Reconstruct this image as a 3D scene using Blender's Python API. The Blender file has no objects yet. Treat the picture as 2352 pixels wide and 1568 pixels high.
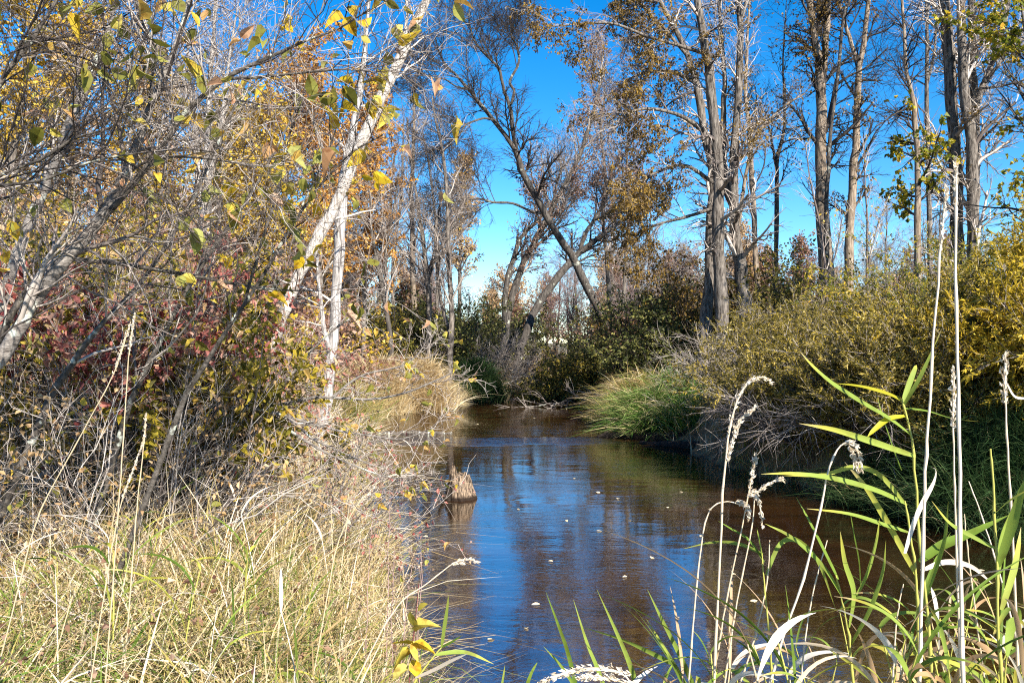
import bpy, math
import numpy as np

# ------------------------------------------------------------------ camera, sky, sun, exposure
sc = bpy.context.scene
col = sc.collection
F, CX, CY, EYE = 2037.0, 1176.0, 784.0, 2.2      # picture units of the 2352 x 1568 view of the photograph
cam_d = bpy.data.cameras.new("camera"); cam = bpy.data.objects.new("camera", cam_d); col.objects.link(cam)
cam.location = (0, 0, EYE); cam.rotation_euler = (math.radians(90), 0, 0)
cam_d.sensor_width = 36; cam_d.lens = 36 * F / 2352; cam_d.clip_end = 3000; cam_d.clip_start = 0.05
sc.camera = cam

SUN_AZ, SUN_EL = math.radians(148), math.radians(36)   # clockwise from +Y
w = bpy.data.worlds.new("World"); sc.world = w; w.use_nodes = True
nt = w.node_tree; nt.nodes.clear()
sky = nt.nodes.new("ShaderNodeTexSky"); sky.sky_type = 'NISHITA'; sky.sun_disc = False
sky.sun_elevation = SUN_EL; sky.sun_rotation = SUN_AZ
sky.air_density = 1.0; sky.dust_density = 0.1; sky.ozone_density = 3.4; sky.altitude = 1500
hs = nt.nodes.new("ShaderNodeHueSaturation"); hs.inputs['Saturation'].default_value = 1.4
bg = nt.nodes.new("ShaderNodeBackground"); bg.inputs[1].default_value = 0.09
wo = nt.nodes.new("ShaderNodeOutputWorld")
nt.links.new(sky.outputs[0], hs.inputs['Color']); nt.links.new(hs.outputs[0], bg.inputs[0]); nt.links.new(bg.outputs[0], wo.inputs[0])

sd = bpy.data.lights.new("sun", 'SUN'); sd.energy = 5.0; sd.angle = math.radians(0.5); sd.color = (1, 0.93, 0.82)
so = bpy.data.objects.new("sun", sd); col.objects.link(so); so.location = (20, -20, 30)
so.rotation_euler = (math.radians(90) - SUN_EL, 0, math.pi - SUN_AZ)
sc.view_settings.view_transform = 'Standard'; sc.view_settings.look = 'None'
sc.view_settings.exposure = 1.35; sc.view_settings.gamma = 1
sc.cycles.max_bounces = 7; sc.cycles.diffuse_bounces = 4; sc.cycles.glossy_bounces = 2
sc.cycles.transmission_bounces = 2; sc.cycles.transparent_max_bounces = 4
sc.cycles.filter_width = 1.1
sc.cycles.use_denoising = False

# ------------------------------------------------------------------ helpers
def rs(s): return np.random.default_rng(s)
def P3(x, y, d): return np.array([(x - CX) / F * d, d, EYE + (CY - y) / F * d])
def nrm(v): return v / np.maximum(np.linalg.norm(v, axis=-1, keepdims=True), 1e-9)

def link_mesh(name, V, faces, mat, parent=None, loc=None, rnd=None, smooth=True):
    """faces: list of integer arrays (n, k).  V in world space; loc = origin of the object or of its thing."""
    V = np.asarray(V, np.float32)
    base = np.array(parent['_loc'] if parent is not None else (loc if loc is not None else (0, 0, 0)), np.float32)
    me = bpy.data.meshes.new(name)
    me.vertices.add(len(V)); me.vertices.foreach_set("co", (V - base).ravel())
    faces = [np.asarray(f, np.int32) for f in faces if len(f)]
    idx = np.concatenate([f.ravel() for f in faces])
    tot = np.concatenate([np.full(len(f), f.shape[1], np.int32) for f in faces])
    start = np.concatenate([[0], np.cumsum(tot)[:-1]]).astype(np.int32)
    me.loops.add(len(idx)); me.loops.foreach_set("vertex_index", idx)
    me.polygons.add(len(tot)); me.polygons.foreach_set("loop_start", start)
    me.polygons.foreach_set("loop_total", tot)
    me.polygons.foreach_set("use_smooth", np.full(len(tot), smooth, bool))
    if rnd is not None:
        a = me.attributes.new("rnd", 'FLOAT', 'POINT'); a.data.foreach_set("value", np.asarray(rnd, np.float32))
    me.update(calc_edges=True)
    me.materials.append(mat)
    o = bpy.data.objects.new(name, me); col.objects.link(o)
    if parent is not None: o.parent = parent
    else: o.location = base.tolist()
    return o

def tag(o, label=None, cat=None, group=None, kind=None):
    if label: o['label'] = label
    if cat: o['category'] = cat
    if group: o['group'] = group
    if kind: o['kind'] = kind
    return o
def thing(name, loc, label, cat, group=None):
    o = bpy.data.objects.new(name, None); col.objects.link(o); o.empty_display_size = 0.2
    o.location = [float(v) for v in loc]; o['_loc'] = [float(v) for v in loc]
    return tag(o, label, cat, group)
def dup(root, loc, rotz, scale, label, group=None):
    r = root.copy(); col.objects.link(r)
    r.location = [float(v) for v in loc]; r.rotation_euler = (0, 0, rotz)
    r.scale = scale if hasattr(scale, '__len__') else (scale,) * 3
    r['label'] = label
    if group: r['group'] = group
    for ch in root.children:
        c = ch.copy(); col.objects.link(c); c.parent = r
    return r

def spline(pts, n):
    p = np.asarray(pts, float); m = len(p)
    if m == 2: p = np.vstack([p[0], (p[0] + p[1]) / 2, p[1]]); m = 3
    q = np.vstack([2 * p[0] - p[1], p, 2 * p[-1] - p[-2]])
    u = np.linspace(0, m - 1 - 1e-6, n); i = u.astype(int); t = (u - i)[:, None]
    a, b, c, d = q[i], q[i + 1], q[i + 2], q[i + 3]
    return 0.5 * (2 * b + (c - a) * t + (2 * a - 5 * b + 4 * c - d) * t ** 2 + (3 * b - a - 3 * c + d) * t ** 3)

def tubes(batches, cap=False):
    """batches: (P (N,K,3), R (N,K), sides) -> V, quads, rnd per vertex"""
    VV, FF, RR, off = [], [], [], 0
    g = rs(5)
    for P, R, S in batches:
        N, K, _ = P.shape
        T = np.gradient(P, axis=1); T = nrm(T)
        mean = nrm(T.mean(1))
        ref = np.where((np.abs(mean[:, 2]) > 0.8)[:, None], np.array([1., 0.13, 0]), np.array([0, 0.1, 1.]))
        A = nrm(np.cross(T, ref[:, None, :])); B = np.cross(T, A)
        th = np.arange(S) / S * 2 * math.pi
        ring = P[:, :, None, :] + R[:, :, None, None] * (np.cos(th)[None, None, :, None] * A[:, :, None, :] + np.sin(th)[None, None, :, None] * B[:, :, None, :])
        V = ring.reshape(-1, 3)
        n, k, s = np.meshgrid(np.arange(N), np.arange(K - 1), np.arange(S), indexing='ij')
        s2 = (s + 1) % S
        q = np.stack([n * K * S + k * S + s, n * K * S + k * S + s2, n * K * S + (k + 1) * S + s2, n * K * S + (k + 1) * S + s], -1).reshape(-1, 4)
        VV.append(V); FF.append(q + off); off += len(V)
        RR.append(np.repeat(g.random(N), K * S))
    return np.concatenate(VV), [np.concatenate(FF)], np.concatenate(RR)

def sprout(g, batches, n, t0, t1, length, ang, up=0.0, wig=0.15, K=5, rf=0.55, rmin=0.004, rel=False, fall=0.4, S=3, bend=0.0, angj=0.35, bias=None, zmin=None):
    PP, RRs = [], []
    for P, R, _ in batches:
        N, KK, _ = P.shape
        t = np.clip(t0 + (t1 - t0) * (np.arange(n)[None, :] + g.random((N, n))) / n, 0, 0.999)
        f = t * (KK - 1); i = f.astype(int); fr = (f - i)[..., None]
        ni = np.arange(N)[:, None]
        pos = P[ni, i] * (1 - fr) + P[ni, i + 1] * fr
        T = nrm(P[ni, i + 1] - P[ni, i]); pr = R[ni, i] * (1 - fr[..., 0]) + R[ni, i + 1] * fr[..., 0]
        v = g.normal(size=(N, n, 3))
        if bias is not None: v = v + np.asarray(bias)
        perp = nrm(v - (v * T).sum(-1, keepdims=True) * T)
        a = ang * (1 + angj * g.normal(size=(N, n)))[..., None]
        D = np.cos(a) * T + np.sin(a) * perp
        D = nrm(D + np.array([0, 0, up]))
        if rel: L = np.linalg.norm(np.diff(P, axis=1), axis=-1).sum(1)[:, None] * length
        else: L = np.full((N, n), float(length))
        L = L * (1 - fall * t) * (0.55 + 0.75 * g.random((N, n)))
        M = N * n
        pos, D, L = pos.reshape(M, 3), D.reshape(M, 3), L.reshape(M)
        r0 = np.maximum(np.minimum(pr.reshape(M) * rf, 0.05 * L + rmin), rmin)
        Q = np.zeros((M, K, 3)); Q[:, 0] = pos
        for k in range(1, K):
            D = nrm(D + wig * g.normal(size=(M, 3)) + np.array([0, 0, bend]))
            Q[:, k] = Q[:, k - 1] + D * (L / (K - 1))[:, None]
        if zmin is not None: Q[..., 2] = np.maximum(Q[..., 2], zmin + 0.05 * g.random((M, K)))
        Rr = r0[:, None] * np.linspace(1, 0.35, K)[None, :]
        PP.append(Q); RRs.append(Rr)
    return (np.concatenate(PP), np.concatenate(RRs), S)

QUAD = (np.array([[0, 0, 0], [.42, .5, .10], [1, 0, -.08], [.42, -.5, .10]], float), np.array([[0, 1, 2, 3]]))
def _shaped():
    s = np.array([0, .18, .45, .75, 1.]); hw = np.array([.02, .36, .5, .32, .01])
    V, Fq = [], []
    for k in range(5):
        c = -.22 * s[k] ** 2
        V += [[s[k], hw[k], c + .3 * hw[k]], [s[k], 0, c], [s[k], -hw[k], c + .3 * hw[k]]]
    for k in range(4):
        for j in range(2): Fq.append([k * 3 + j, k * 3 + j + 1, k * 3 + j + 4, k * 3 + j + 3])
    return np.array(V), np.array(Fq)
SHAPED = _shaped()

def place_leaves(g, pos, U, size, ratio, templ, val, flat=0.3):
    M = len(pos); U = nrm(U)
    v = g.normal(size=(M, 3)) + np.array([0, 0, flat * 3])
    Nn = nrm(v - (v * U).sum(-1, keepdims=True) * U); W = np.cross(Nn, U)
    t, f = templ; m = len(t)
    ratio = ratio * (0.8 + 0.4 * g.random(M)); curl = g.normal(1.3, 1.5, M)
    V = pos[:, None] + size[:, None, None] * (t[None, :, 0:1] * U[:, None] + (ratio[:, None] * t[None, :, 1])[..., None] * W[:, None] + (curl[:, None] * t[None, :, 2])[..., None] * Nn[:, None])
    fq = (f[None] + (np.arange(M) * m)[:, None, None]).reshape(-1, f.shape[1])
    return V.reshape(-1, 3), [fq], np.repeat(np.clip(val, 0, 1), m)

def leaves_on(g, batches, n, size, ratio=0.6, templ=QUAD, droop=0.3, tmin=0.2, clump=0.5, keep=None, kt=None, lo=0.0, hi=1.0, along=0.5, off=0.0, flat=0.3):
    PO, UU, VA = [], [], []
    for P, R, _ in batches:
        if kt is not None:
            q = g.random(len(P)) < kt
            if not q.any(): continue
            P, R = P[q], R[q]
        N, K, _ = P.shape
        t = np.clip(tmin + (1 - tmin) * g.random((N, n)), 0, .999); f = t * (K - 1); i = f.astype(int); fr = (f - i)[..., None]; ni = np.arange(N)[:, None]
        pos = P[ni, i] * (1 - fr) + P[ni, i + 1] * fr; T = nrm(P[ni, i + 1] - P[ni, i])
        U = along * T + nrm(g.normal(size=(N, n, 3))) * 0.8 + np.array([0, 0, -droop])
        if off: pos = pos + off * g.normal(size=pos.shape)
        va = clump * g.random((N, 1)) + (1 - clump) * g.random((N, n))
        PO.append(pos.reshape(-1, 3)); UU.append(U.reshape(-1, 3)); VA.append(va.ravel())
    pos, U, va = map(np.concatenate, (PO, UU, VA))
    if keep is not None:
        m = keep(pos) if callable(keep) else g.random(len(pos)) < keep
        pos, U, va = pos[m], U[m], va[m]
    s = size * (0.6 + 0.7 * g.random(len(pos)))
    return place_leaves(g, pos, U, s, ratio, templ, lo + (hi - lo) * va, flat)

# ------------------------------------------------------------------ materials
def mat_base(name):
    m = bpy.data.materials.new(name); m.use_nodes = True; n = m.node_tree; n.nodes.clear()
    out = n.nodes.new("ShaderNodeOutputMaterial"); return m, n, out
def ramp(n, stops, interp='LINEAR'):
    r = n.nodes.new("ShaderNodeValToRGB"); cr = r.color_ramp; cr.interpolation = interp
    while len(cr.elements) > 1: cr.elements.remove(cr.elements[0])
    for i, (p, c) in enumerate(stops):
        e = cr.elements[0] if i == 0 else cr.elements.new(p)
        e.position = p; e.color = (*c, 1)
    return r
def leaf_mat(name, stops, tr=0.35, rough=0.55, spots=0.0, scale=40, spec=0.3):
    m, n, out = mat_base(name)
    at = n.nodes.new("ShaderNodeAttribute"); at.attribute_name = "rnd"
    r = ramp(n, stops); n.links.new(at.outputs['Fac'], r.inputs[0]); c = r.outputs[0]
    if spots:
        tc = n.nodes.new("ShaderNodeTexCoord"); no = n.nodes.new("ShaderNodeTexNoise"); no.inputs['Scale'].default_value = scale; no.inputs['Detail'].default_value = 3
        n.links.new(tc.outputs['Object'], no.inputs['Vector'])
        r2 = ramp(n, [(0.52, (0, 0, 0)), (0.66, (1, 1, 1))]); n.links.new(no.outputs[0], r2.inputs[0])
        mx = n.nodes.new("ShaderNodeMix"); mx.data_type = 'RGBA'; mx.blend_type = 'MULTIPLY'; mx.inputs[7].default_value = (.45, .25, .15, 1)
        mm = n.nodes.new("ShaderNodeMath"); mm.operation = 'MULTIPLY'; mm.inputs[1].default_value = spots
        n.links.new(r2.outputs[0], mm.inputs[0]); n.links.new(mm.outputs[0], mx.inputs[0]); n.links.new(c, mx.inputs[6]); c = mx.outputs[2]
    p = n.nodes.new("ShaderNodeBsdfPrincipled"); p.inputs['Roughness'].default_value = rough; p.inputs['Specular IOR Level'].default_value = spec
    t = n.nodes.new("ShaderNodeBsdfTranslucent"); mix = n.nodes.new("ShaderNodeMixShader"); mix.inputs[0].default_value = tr
    n.links.new(c, p.inputs['Base Color']); n.links.new(c, t.inputs[0])
    n.links.new(p.outputs[0], mix.inputs[1]); n.links.new(t.outputs[0], mix.inputs[2]); n.links.new(mix.outputs[0], out.inputs[0])
    return m
def bark_mat(name, dark, light, scale=(9, 9, 1.6), patch=None, contrast=(0.35, 0.65), bump=0.6, wet=None):
    m, n, out = mat_base(name)
    tc = n.nodes.new("ShaderNodeTexCoord"); mp = n.nodes.new("ShaderNodeMapping"); mp.inputs['Scale'].default_value = scale
    n.links.new(tc.outputs['Object'], mp.inputs[0])
    no = n.nodes.new("ShaderNodeTexNoise"); no.inputs['Scale'].default_value = 2.2; no.inputs['Detail'].default_value = 7; no.inputs['Roughness'].default_value = .68
    n.links.new(mp.outputs[0], no.inputs['Vector'])
    r = ramp(n, [(contrast[0], dark), (contrast[1], light)]); n.links.new(no.outputs[0], r.inputs[0]); c = r.outputs[0]
    if patch:
        n2 = n.nodes.new("ShaderNodeTexNoise"); n2.inputs['Scale'].default_value = patch[1]; n2.inputs['Detail'].default_value = 4
        n.links.new(tc.outputs['Object'], n2.inputs['Vector'])
        r2 = ramp(n, [(patch[2], (0, 0, 0)), (patch[2] + .05, (1, 1, 1))]); n.links.new(n2.outputs[0], r2.inputs[0])
        mx = n.nodes.new("ShaderNodeMix"); mx.data_type = 'RGBA'; mx.inputs[7].default_value = (*patch[0], 1)
        n.links.new(r2.outputs[0], mx.inputs[0]); n.links.new(c, mx.inputs[6]); c = mx.outputs[2]
    if wet:                                             # the wet stain along the water line
        sx = n.nodes.new("ShaderNodeSeparateXYZ"); n.links.new(tc.outputs['Object'], sx.inputs[0]); mr = n.nodes.new("ShaderNodeMapRange"); mr.inputs[1].default_value = wet * .6; mr.inputs[2].default_value = wet * 1.5
        n.links.new(sx.outputs[2], mr.inputs[0]); mw = n.nodes.new("ShaderNodeMix"); mw.data_type = 'RGBA'; mw.inputs[6].default_value = (*dark, 1); n.links.new(mr.outputs[0], mw.inputs[0]); n.links.new(c, mw.inputs[7]); c = mw.outputs[2]
    b = n.nodes.new("ShaderNodeBump"); b.inputs['Strength'].default_value = bump; b.inputs['Distance'].default_value = 0.04
    n.links.new(no.outputs[0], b.inputs['Height'])
    p = n.nodes.new("ShaderNodeBsdfPrincipled"); p.inputs['Roughness'].default_value = .9; p.inputs['Specular IOR Level'].default_value = .15
    n.links.new(c, p.inputs['Base Color']); n.links.new(b.outputs[0], p.inputs['Normal']); n.links.new(p.outputs[0], out.inputs[0])
    return m
def twig_mat(name, stops):
    m, n, out = mat_base(name)
    at = n.nodes.new("ShaderNodeAttribute"); at.attribute_name = "rnd"
    r = ramp(n, stops); n.links.new(at.outputs['Fac'], r.inputs[0])
    p = n.nodes.new("ShaderNodeBsdfPrincipled"); p.inputs['Roughness'].default_value = .75; p.inputs['Specular IOR Level'].default_value = .25
    n.links.new(r.outputs[0], p.inputs['Base Color']); n.links.new(p.outputs[0], out.inputs[0])
    return m

M = {}
M['bark_grey'] = bark_mat('grey furrowed bark', (.03, .024, .02), (.27, .235, .20), contrast=(.38, .66), bump=1)
M['bark_dark'] = bark_mat('dark bark', (.022, .018, .016), (.13, .115, .10), patch=((.30, .31, .26), 5, .62))
M['bark_pale'] = bark_mat('pale dead wood', (.13, .105, .085), (.56, .50, .44), scale=(14, 14, 1.1), contrast=(.36, .56), patch=((.06, .05, .045), 11, .66))
M['bark_snag'] = bark_mat('weathered grey wood', (.08, .07, .065), (.44, .41, .385), scale=(16, 16, .9), contrast=(.36, .56))
M['bark_alder'] = bark_mat('alder bark', (.09, .075, .065), (.33, .30, .27), scale=(8, 8, 22), patch=((.50, .52, .44), 9, .60))
M['bark_alder_dark'] = bark_mat('dark alder bark', (.03, .025, .02), (.16, .14, .12), scale=(10, 10, 10), patch=((.48, .50, .42), 12, .60))
M['bark_tan'] = bark_mat('tan bark', (.09, .062, .042), (.36, .29, .22))
M['twig_dark'] = twig_mat('dark twigs', [(0, (.018, .014, .012)), (1, (.075, .062, .055))])
M['twig_grey'] = twig_mat('grey twigs', [(0, (.07, .055, .05)), (.5, (.21, .175, .155)), (1, (.46, .41, .36))])
M['twig_pale'] = twig_mat('pale twigs', [(0, (.13, .10, .085)), (.5, (.34, .29, .25)), (1, (.60, .54, .48))])
M['twig_purple'] = twig_mat('purple brown twigs', [(0, (.05, .025, .025)), (.5, (.20, .11, .10)), (1, (.42, .30, .27))])
M['lf_yellow'] = leaf_mat('yellow leaves', [(0, (.10, .07, .015)), (.3, (.36, .22, .02)), (.65, (.62, .42, .04)), (1, (.72, .58, .16))])
M['lf_orange'] = leaf_mat('orange leaves', [(0, (.14, .06, .015)), (.4, (.46, .20, .03)), (.7, (.60, .34, .07)), (1, (.60, .44, .22))])
M['lf_tan'] = leaf_mat('tan leaves', [(0, (.17, .10, .05)), (.5, (.46, .29, .13)), (1, (.68, .52, .32))])
M['lf_olive'] = leaf_mat('olive leaves', [(0, (.03, .035, .008)), (.5, (.13, .12, .02)), (.8, (.30, .22, .03)), (1, (.48, .34, .05))])
M['lf_brown'] = leaf_mat('brown olive leaves', [(0, (.04, .028, .008)), (.45, (.14, .085, .018)), (.75, (.30, .18, .03)), (1, (.46, .31, .06))], tr=.3)
M['lf_rust'] = leaf_mat('rusty leaves', [(0, (.09, .04, .025)), (.5, (.27, .14, .085)), (1, (.50, .36, .26))])
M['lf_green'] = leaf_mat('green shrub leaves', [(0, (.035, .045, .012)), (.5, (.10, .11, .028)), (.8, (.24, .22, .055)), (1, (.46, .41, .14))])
M['lf_maple'] = leaf_mat('yellow green leaves', [(0, (.06, .09, .01)), (.4, (.20, .22, .02)), (.7, (.55, .42, .03)), (1, (.70, .40, .04))], tr=.45)
M['lf_willow'] = leaf_mat('willow leaves', [(0, (.05, .042, .01)), (.4, (.16, .13, .025)), (.7, (.33, .25, .045)), (.88, (.48, .35, .05)), (1, (.62, .52, .22))], rough=.45)
M['lf_willow_gold'] = leaf_mat('golden willow leaves', [(0, (.12, .10, .01)), (.4, (.36, .27, .02)), (.75, (.60, .41, .03)), (1, (.66, .56, .14))], tr=.4)
M['lf_red'] = leaf_mat('red shrub leaves', [(0, (.09, .02, .02)), (.3, (.28, .065, .055)), (.5, (.42, .16, .13)), (.68, (.52, .33, .24)), (.82, (.24, .20, .03)), (1, (.55, .42, .10))])
M['lf_mix'] = leaf_mat('mixed shrub leaves', [(0, (.05, .045, .008)), (.4, (.17, .145, .015)), (.62, (.46, .35, .035)), (.8, (.50, .32, .15)), (1, (.62, .46, .34))])
M['lf_alder'] = leaf_mat('alder leaves', [(0, (.07, .075, .01)), (.25, (.20, .19, .03)), (.5, (.34, .34, .08)), (.65, (.62, .44, .04)), (.82, (.50, .28, .14)), (1, (.58, .40, .28))], tr=.4, spots=.6, scale=30)
M['lf_yel_near'] = leaf_mat('bright yellow leaves', [(0, (.36, .26, .02)), (.5, (.66, .46, .02)), (1, (.66, .60, .16))], tr=.4, spots=.7, scale=25)
M['catkin'] = leaf_mat('catkins', [(0, (.16, .05, .05)), (1, (.34, .14, .13))], tr=0)
M['grass_dry'] = leaf_mat('dry grass', [(0, (.26, .17, .08)), (.35, (.50, .37, .19)), (.7, (.68, .55, .32)), (1, (.80, .72, .52))], tr=.3)
M['grass_mix'] = leaf_mat('mixed grass', [(0, (.08, .15, .02)), (.24, (.20, .27, .05)), (.36, (.42, .36, .10)), (.55, (.46, .32, .15)), (.75, (.66, .53, .31)), (1, (.84, .76, .60))], tr=.35)
M['grass_green'] = leaf_mat('green grass', [(0, (.04, .11, .015)), (.4, (.11, .25, .035)), (.62, (.24, .35, .08)), (.75, (.46, .40, .18)), (1, (.66, .54, .32))], tr=.35)
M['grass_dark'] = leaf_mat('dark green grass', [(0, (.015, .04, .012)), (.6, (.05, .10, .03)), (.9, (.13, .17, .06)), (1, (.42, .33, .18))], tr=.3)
M['herb'] = leaf_mat('low herb leaves', [(0, (.10, .11, .03)), (.35, (.28, .26, .09)), (.7, (.50, .43, .21)), (1, (.70, .62, .42))], tr=.35)
M['reed_leaf'] = leaf_mat('reed leaves', [(0, (.07, .13, .015)), (.35, (.17, .26, .035)), (.6, (.30, .38, .07)), (.8, (.52, .48, .08)), (1, (.62, .48, .26))], tr=.4, rough=.6, spots=.45, scale=14, spec=.2)
M['reed_yellow'] = leaf_mat('yellow reed leaves', [(0, (.45, .42, .02)), (1, (.60, .54, .05))], tr=.45)
M['reed_dry'] = leaf_mat('dry reed leaves', [(0, (.42, .26, .13)), (.5, (.62, .48, .32)), (1, (.80, .74, .64))], tr=.3)
M['reed_stem'] = leaf_mat('straw stems', [(0, (.50, .38, .22)), (.5, (.64, .52, .38)), (1, (.74, .68, .58))], tr=.1)
M['reed_green_stem'] = leaf_mat('green stems', [(0, (.30, .32, .06)), (1, (.52, .46, .12))], tr=.1)
M['seed'] = leaf_mat('seed heads', [(0, (.48, .36, .22)), (.5, (.70, .60, .46)), (1, (.84, .78, .68))], tr=.3)
M['dead_flower'] = leaf_mat('dead flower heads', [(0, (.07, .045, .03)), (.6, (.22, .15, .10)), (1, (.5, .4, .3))], tr=.1)
M['stump'] = bark_mat('weathered stump wood', (.025, .016, .011), (.34, .25, .17), scale=(22, 22, 2.5), contrast=(.40, .6), bump=1.0, wet=.05)
M['stump_dark'] = bark_mat('wet dark wood', (.012, .009, .007), (.05, .038, .03), scale=(8, 8, 8))
M['float'] = leaf_mat('floating leaves', [(0, (.25, .12, .04)), (.4, (.6, .42, .1)), (1, (.75, .68, .55))], tr=.1)

# soil
m, n, out = mat_base('soil'); tc = n.nodes.new("ShaderNodeTexCoord"); no = n.nodes.new("ShaderNodeTexNoise"); no.inputs['Scale'].default_value = 3; no.inputs['Detail'].default_value = 8
n.links.new(tc.outputs['Object'], no.inputs['Vector'])
r = ramp(n, [(.3, (.035, .026, .015)), (.5, (.12, .095, .045)), (.7, (.26, .21, .10))]); n.links.new(no.outputs[0], r.inputs[0])
p = n.nodes.new("ShaderNodeBsdfPrincipled"); p.inputs['Roughness'].default_value = .95; n.links.new(r.outputs[0], p.inputs['Base Color']); n.links.new(p.outputs[0], out.inputs[0])
M['soil'] = m
# water: peaty brown body, smooth rippled surface
m, n, out = mat_base('stream water')
tc = n.nodes.new("ShaderNodeTexCoord")
def wnoise(sc_, s, det):
    mp = n.nodes.new("ShaderNodeMapping"); mp.inputs['Scale'].default_value = sc_; n.links.new(tc.outputs['Object'], mp.inputs[0])
    k = n.nodes.new("ShaderNodeTexNoise"); k.inputs['Scale'].default_value = s; k.inputs['Detail'].default_value = det; k.inputs['Roughness'].default_value = .55
    n.links.new(mp.outputs[0], k.inputs['Vector']); return k.outputs[0]
h1, h2, h3 = wnoise((.8, 1.6, 1), 9, 3), wnoise((.5, 1.2, 1), 1.4, 2), wnoise((1, 1, 1), .35, 1)
def mth(op, a, b):
    k = n.nodes.new("ShaderNodeMath"); k.operation = op
    for i, v in enumerate((a, b)):
        if isinstance(v, (int, float)): k.inputs[i].default_value = v
        else: n.links.new(v, k.inputs[i])
    return k.outputs[0]
calm = n.nodes.new("ShaderNodeMapRange"); calm.inputs[1].default_value = .42; calm.inputs[2].default_value = .62; calm.inputs[3].default_value = .35; calm.inputs[4].default_value = 1.3
n.links.new(h3, calm.inputs[0])
sep = n.nodes.new("ShaderNodeSeparateXYZ"); n.links.new(tc.outputs['Object'], sep.inputs[0])
def band(y0, y1, soft):                                   # 1 where the current breaks over shallow places
    a_ = n.nodes.new("ShaderNodeMapRange"); b_ = n.nodes.new("ShaderNodeMapRange")
    for q_, lo_, hi_ in ((a_, y0, y0 + soft), (b_, y1 + soft, y1)):
        q_.inputs[1].default_value = lo_; q_.inputs[2].default_value = hi_; n.links.new(wob, q_.inputs[0])
    return mth('MULTIPLY', a_.outputs[0], b_.outputs[0])
wob = mth('ADD', sep.outputs[1], mth('MULTIPLY', h2, 1.2))
riff = mth('ADD', mth('MULTIPLY', band(19.4, 20.7, .5), 1.0), mth('MULTIPLY', band(33.5, 35.0, .6), 1.2))
h4 = wnoise((1.0, 3.0, 1), 4, 2)
hh = mth('ADD', mth('MULTIPLY', mth('MULTIPLY', h4, riff), .03), mth('ADD', mth('MULTIPLY', mth('MULTIPLY', h1, calm.outputs[0]), 0.0026), mth('MULTIPLY', h2, 0.007)))
b = n.nodes.new("ShaderNodeBump"); b.inputs['Strength'].default_value = 1.0; b.inputs['Distance'].default_value = 1.0; n.links.new(hh, b.inputs['Height'])
r = ramp(n, [(.35, (.012, .006, .002)), (.65, (.034, .015, .005))]); n.links.new(h2, r.inputs[0])
p = n.nodes.new("ShaderNodeBsdfPrincipled"); p.inputs['Roughness'].default_value = .03; p.inputs['IOR'].default_value = 2.9; p.inputs['Specular IOR Level'].default_value = 1.0
n.links.new(r.outputs[0], p.inputs['Base Color']); n.links.new(b.outputs[0], p.inputs['Normal']); n.links.new(p.outputs[0], out.inputs[0])
M['water'] = m

# ------------------------------------------------------------------ terrain and stream
Ly = np.array([[-50, -1.0], [0, -.5], [4, -.52], [5.7, -.62], [8, -1.15], [10, -1.75], [15, -2.9], [20, -3.6], [25, -3.8], [26.5, -3.3], [28.7, -2.1], [30, -1.7], [32, -.8], [34, -.3], [38, .3], [42, 1.2], [46, 2.4], [50, 5], [56, 10], [64, 18], [80, 40], [200, 160]])
Ry = np.array([[-50, 9], [4, 9], [8, 8.2], [9.5, 6.2], [10.5, 5.3], [12, 4.6], [14, 4.0], [17, 3.4], [20.7, 3.3], [24, 3.2], [27, 3.4], [33, 3.9], [38, 4.6], [42, 6.2], [47, 11], [53, 18], [70, 42], [200, 180]])
def ground_z(x, y):
    x, y = np.asarray(x, float), np.asarray(y, float)
    L = np.interp(y, Ly[:, 0], Ly[:, 1]); R = np.interp(y, Ry[:, 0], Ry[:, 1])
    yn = np.interp(x, [-3, -.6, .5, 3, 6, 12], [4.0, 4.1, 3.9, 3.7, 3.0, 0.0])
    d = np.minimum(np.minimum(x - L, R - x), y - yn)
    d = d + .12 * np.sin(x * 2.3 + y * 1.7) + .08 * np.sin(x * 5.1 - y * 3.3)
    out_ = np.clip(-d, 0, 1.1) / 1.1; out_ = out_ * out_ * (3 - 2 * out_)
    bump = .06 * np.sin(x * 1.3 + 2) * np.sin(y * 1.1) + .03 * np.sin(x * 3.7 + y * 2.9) + .25 * np.sin(x * .11) * np.sin(y * .09 + 1)
    return np.where(d > 0, -.08 - .45 * np.clip(d / 1.2, 0, 1), -.08 + out_ * .68 + out_ * bump)

def warp(lo, hi, fine_lo, fine_hi, step, growth=1.13):
    v = list(np.arange(fine_lo, fine_hi, step)); s = step
    while v[-1] < hi: s *= growth; v.append(v[-1] + s)
    s = step; a = []
    x = fine_lo
    while x > lo: s *= growth; x -= s; a.append(x)
    return np.array(a[::-1] + v)
gx = warp(-600, 600, -9, 11, .22); gy = warp(-300, 900, 0, 48, .25)
X, Y = np.meshgrid(gx, gy); Z = ground_z(X, Y)
V = np.stack([X, Y, Z], -1).reshape(-1, 3); nx, ny = len(gx), len(gy)
i, j = np.meshgrid(np.arange(nx - 1), np.arange(ny - 1)); q = (j * nx + i).ravel()
tag(link_mesh('ground', V, [np.stack([q, q + 1, q + nx + 1, q + nx], -1)], M['soil']), kind='structure')
wv = np.array([[-6, 2.2, 0], [60, 2.2, 0], [60, 90, 0], [-6, 90, 0]])
tag(link_mesh('water', wv, [np.array([[0, 1, 2, 3]])], M['water']), kind='structure')

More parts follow.
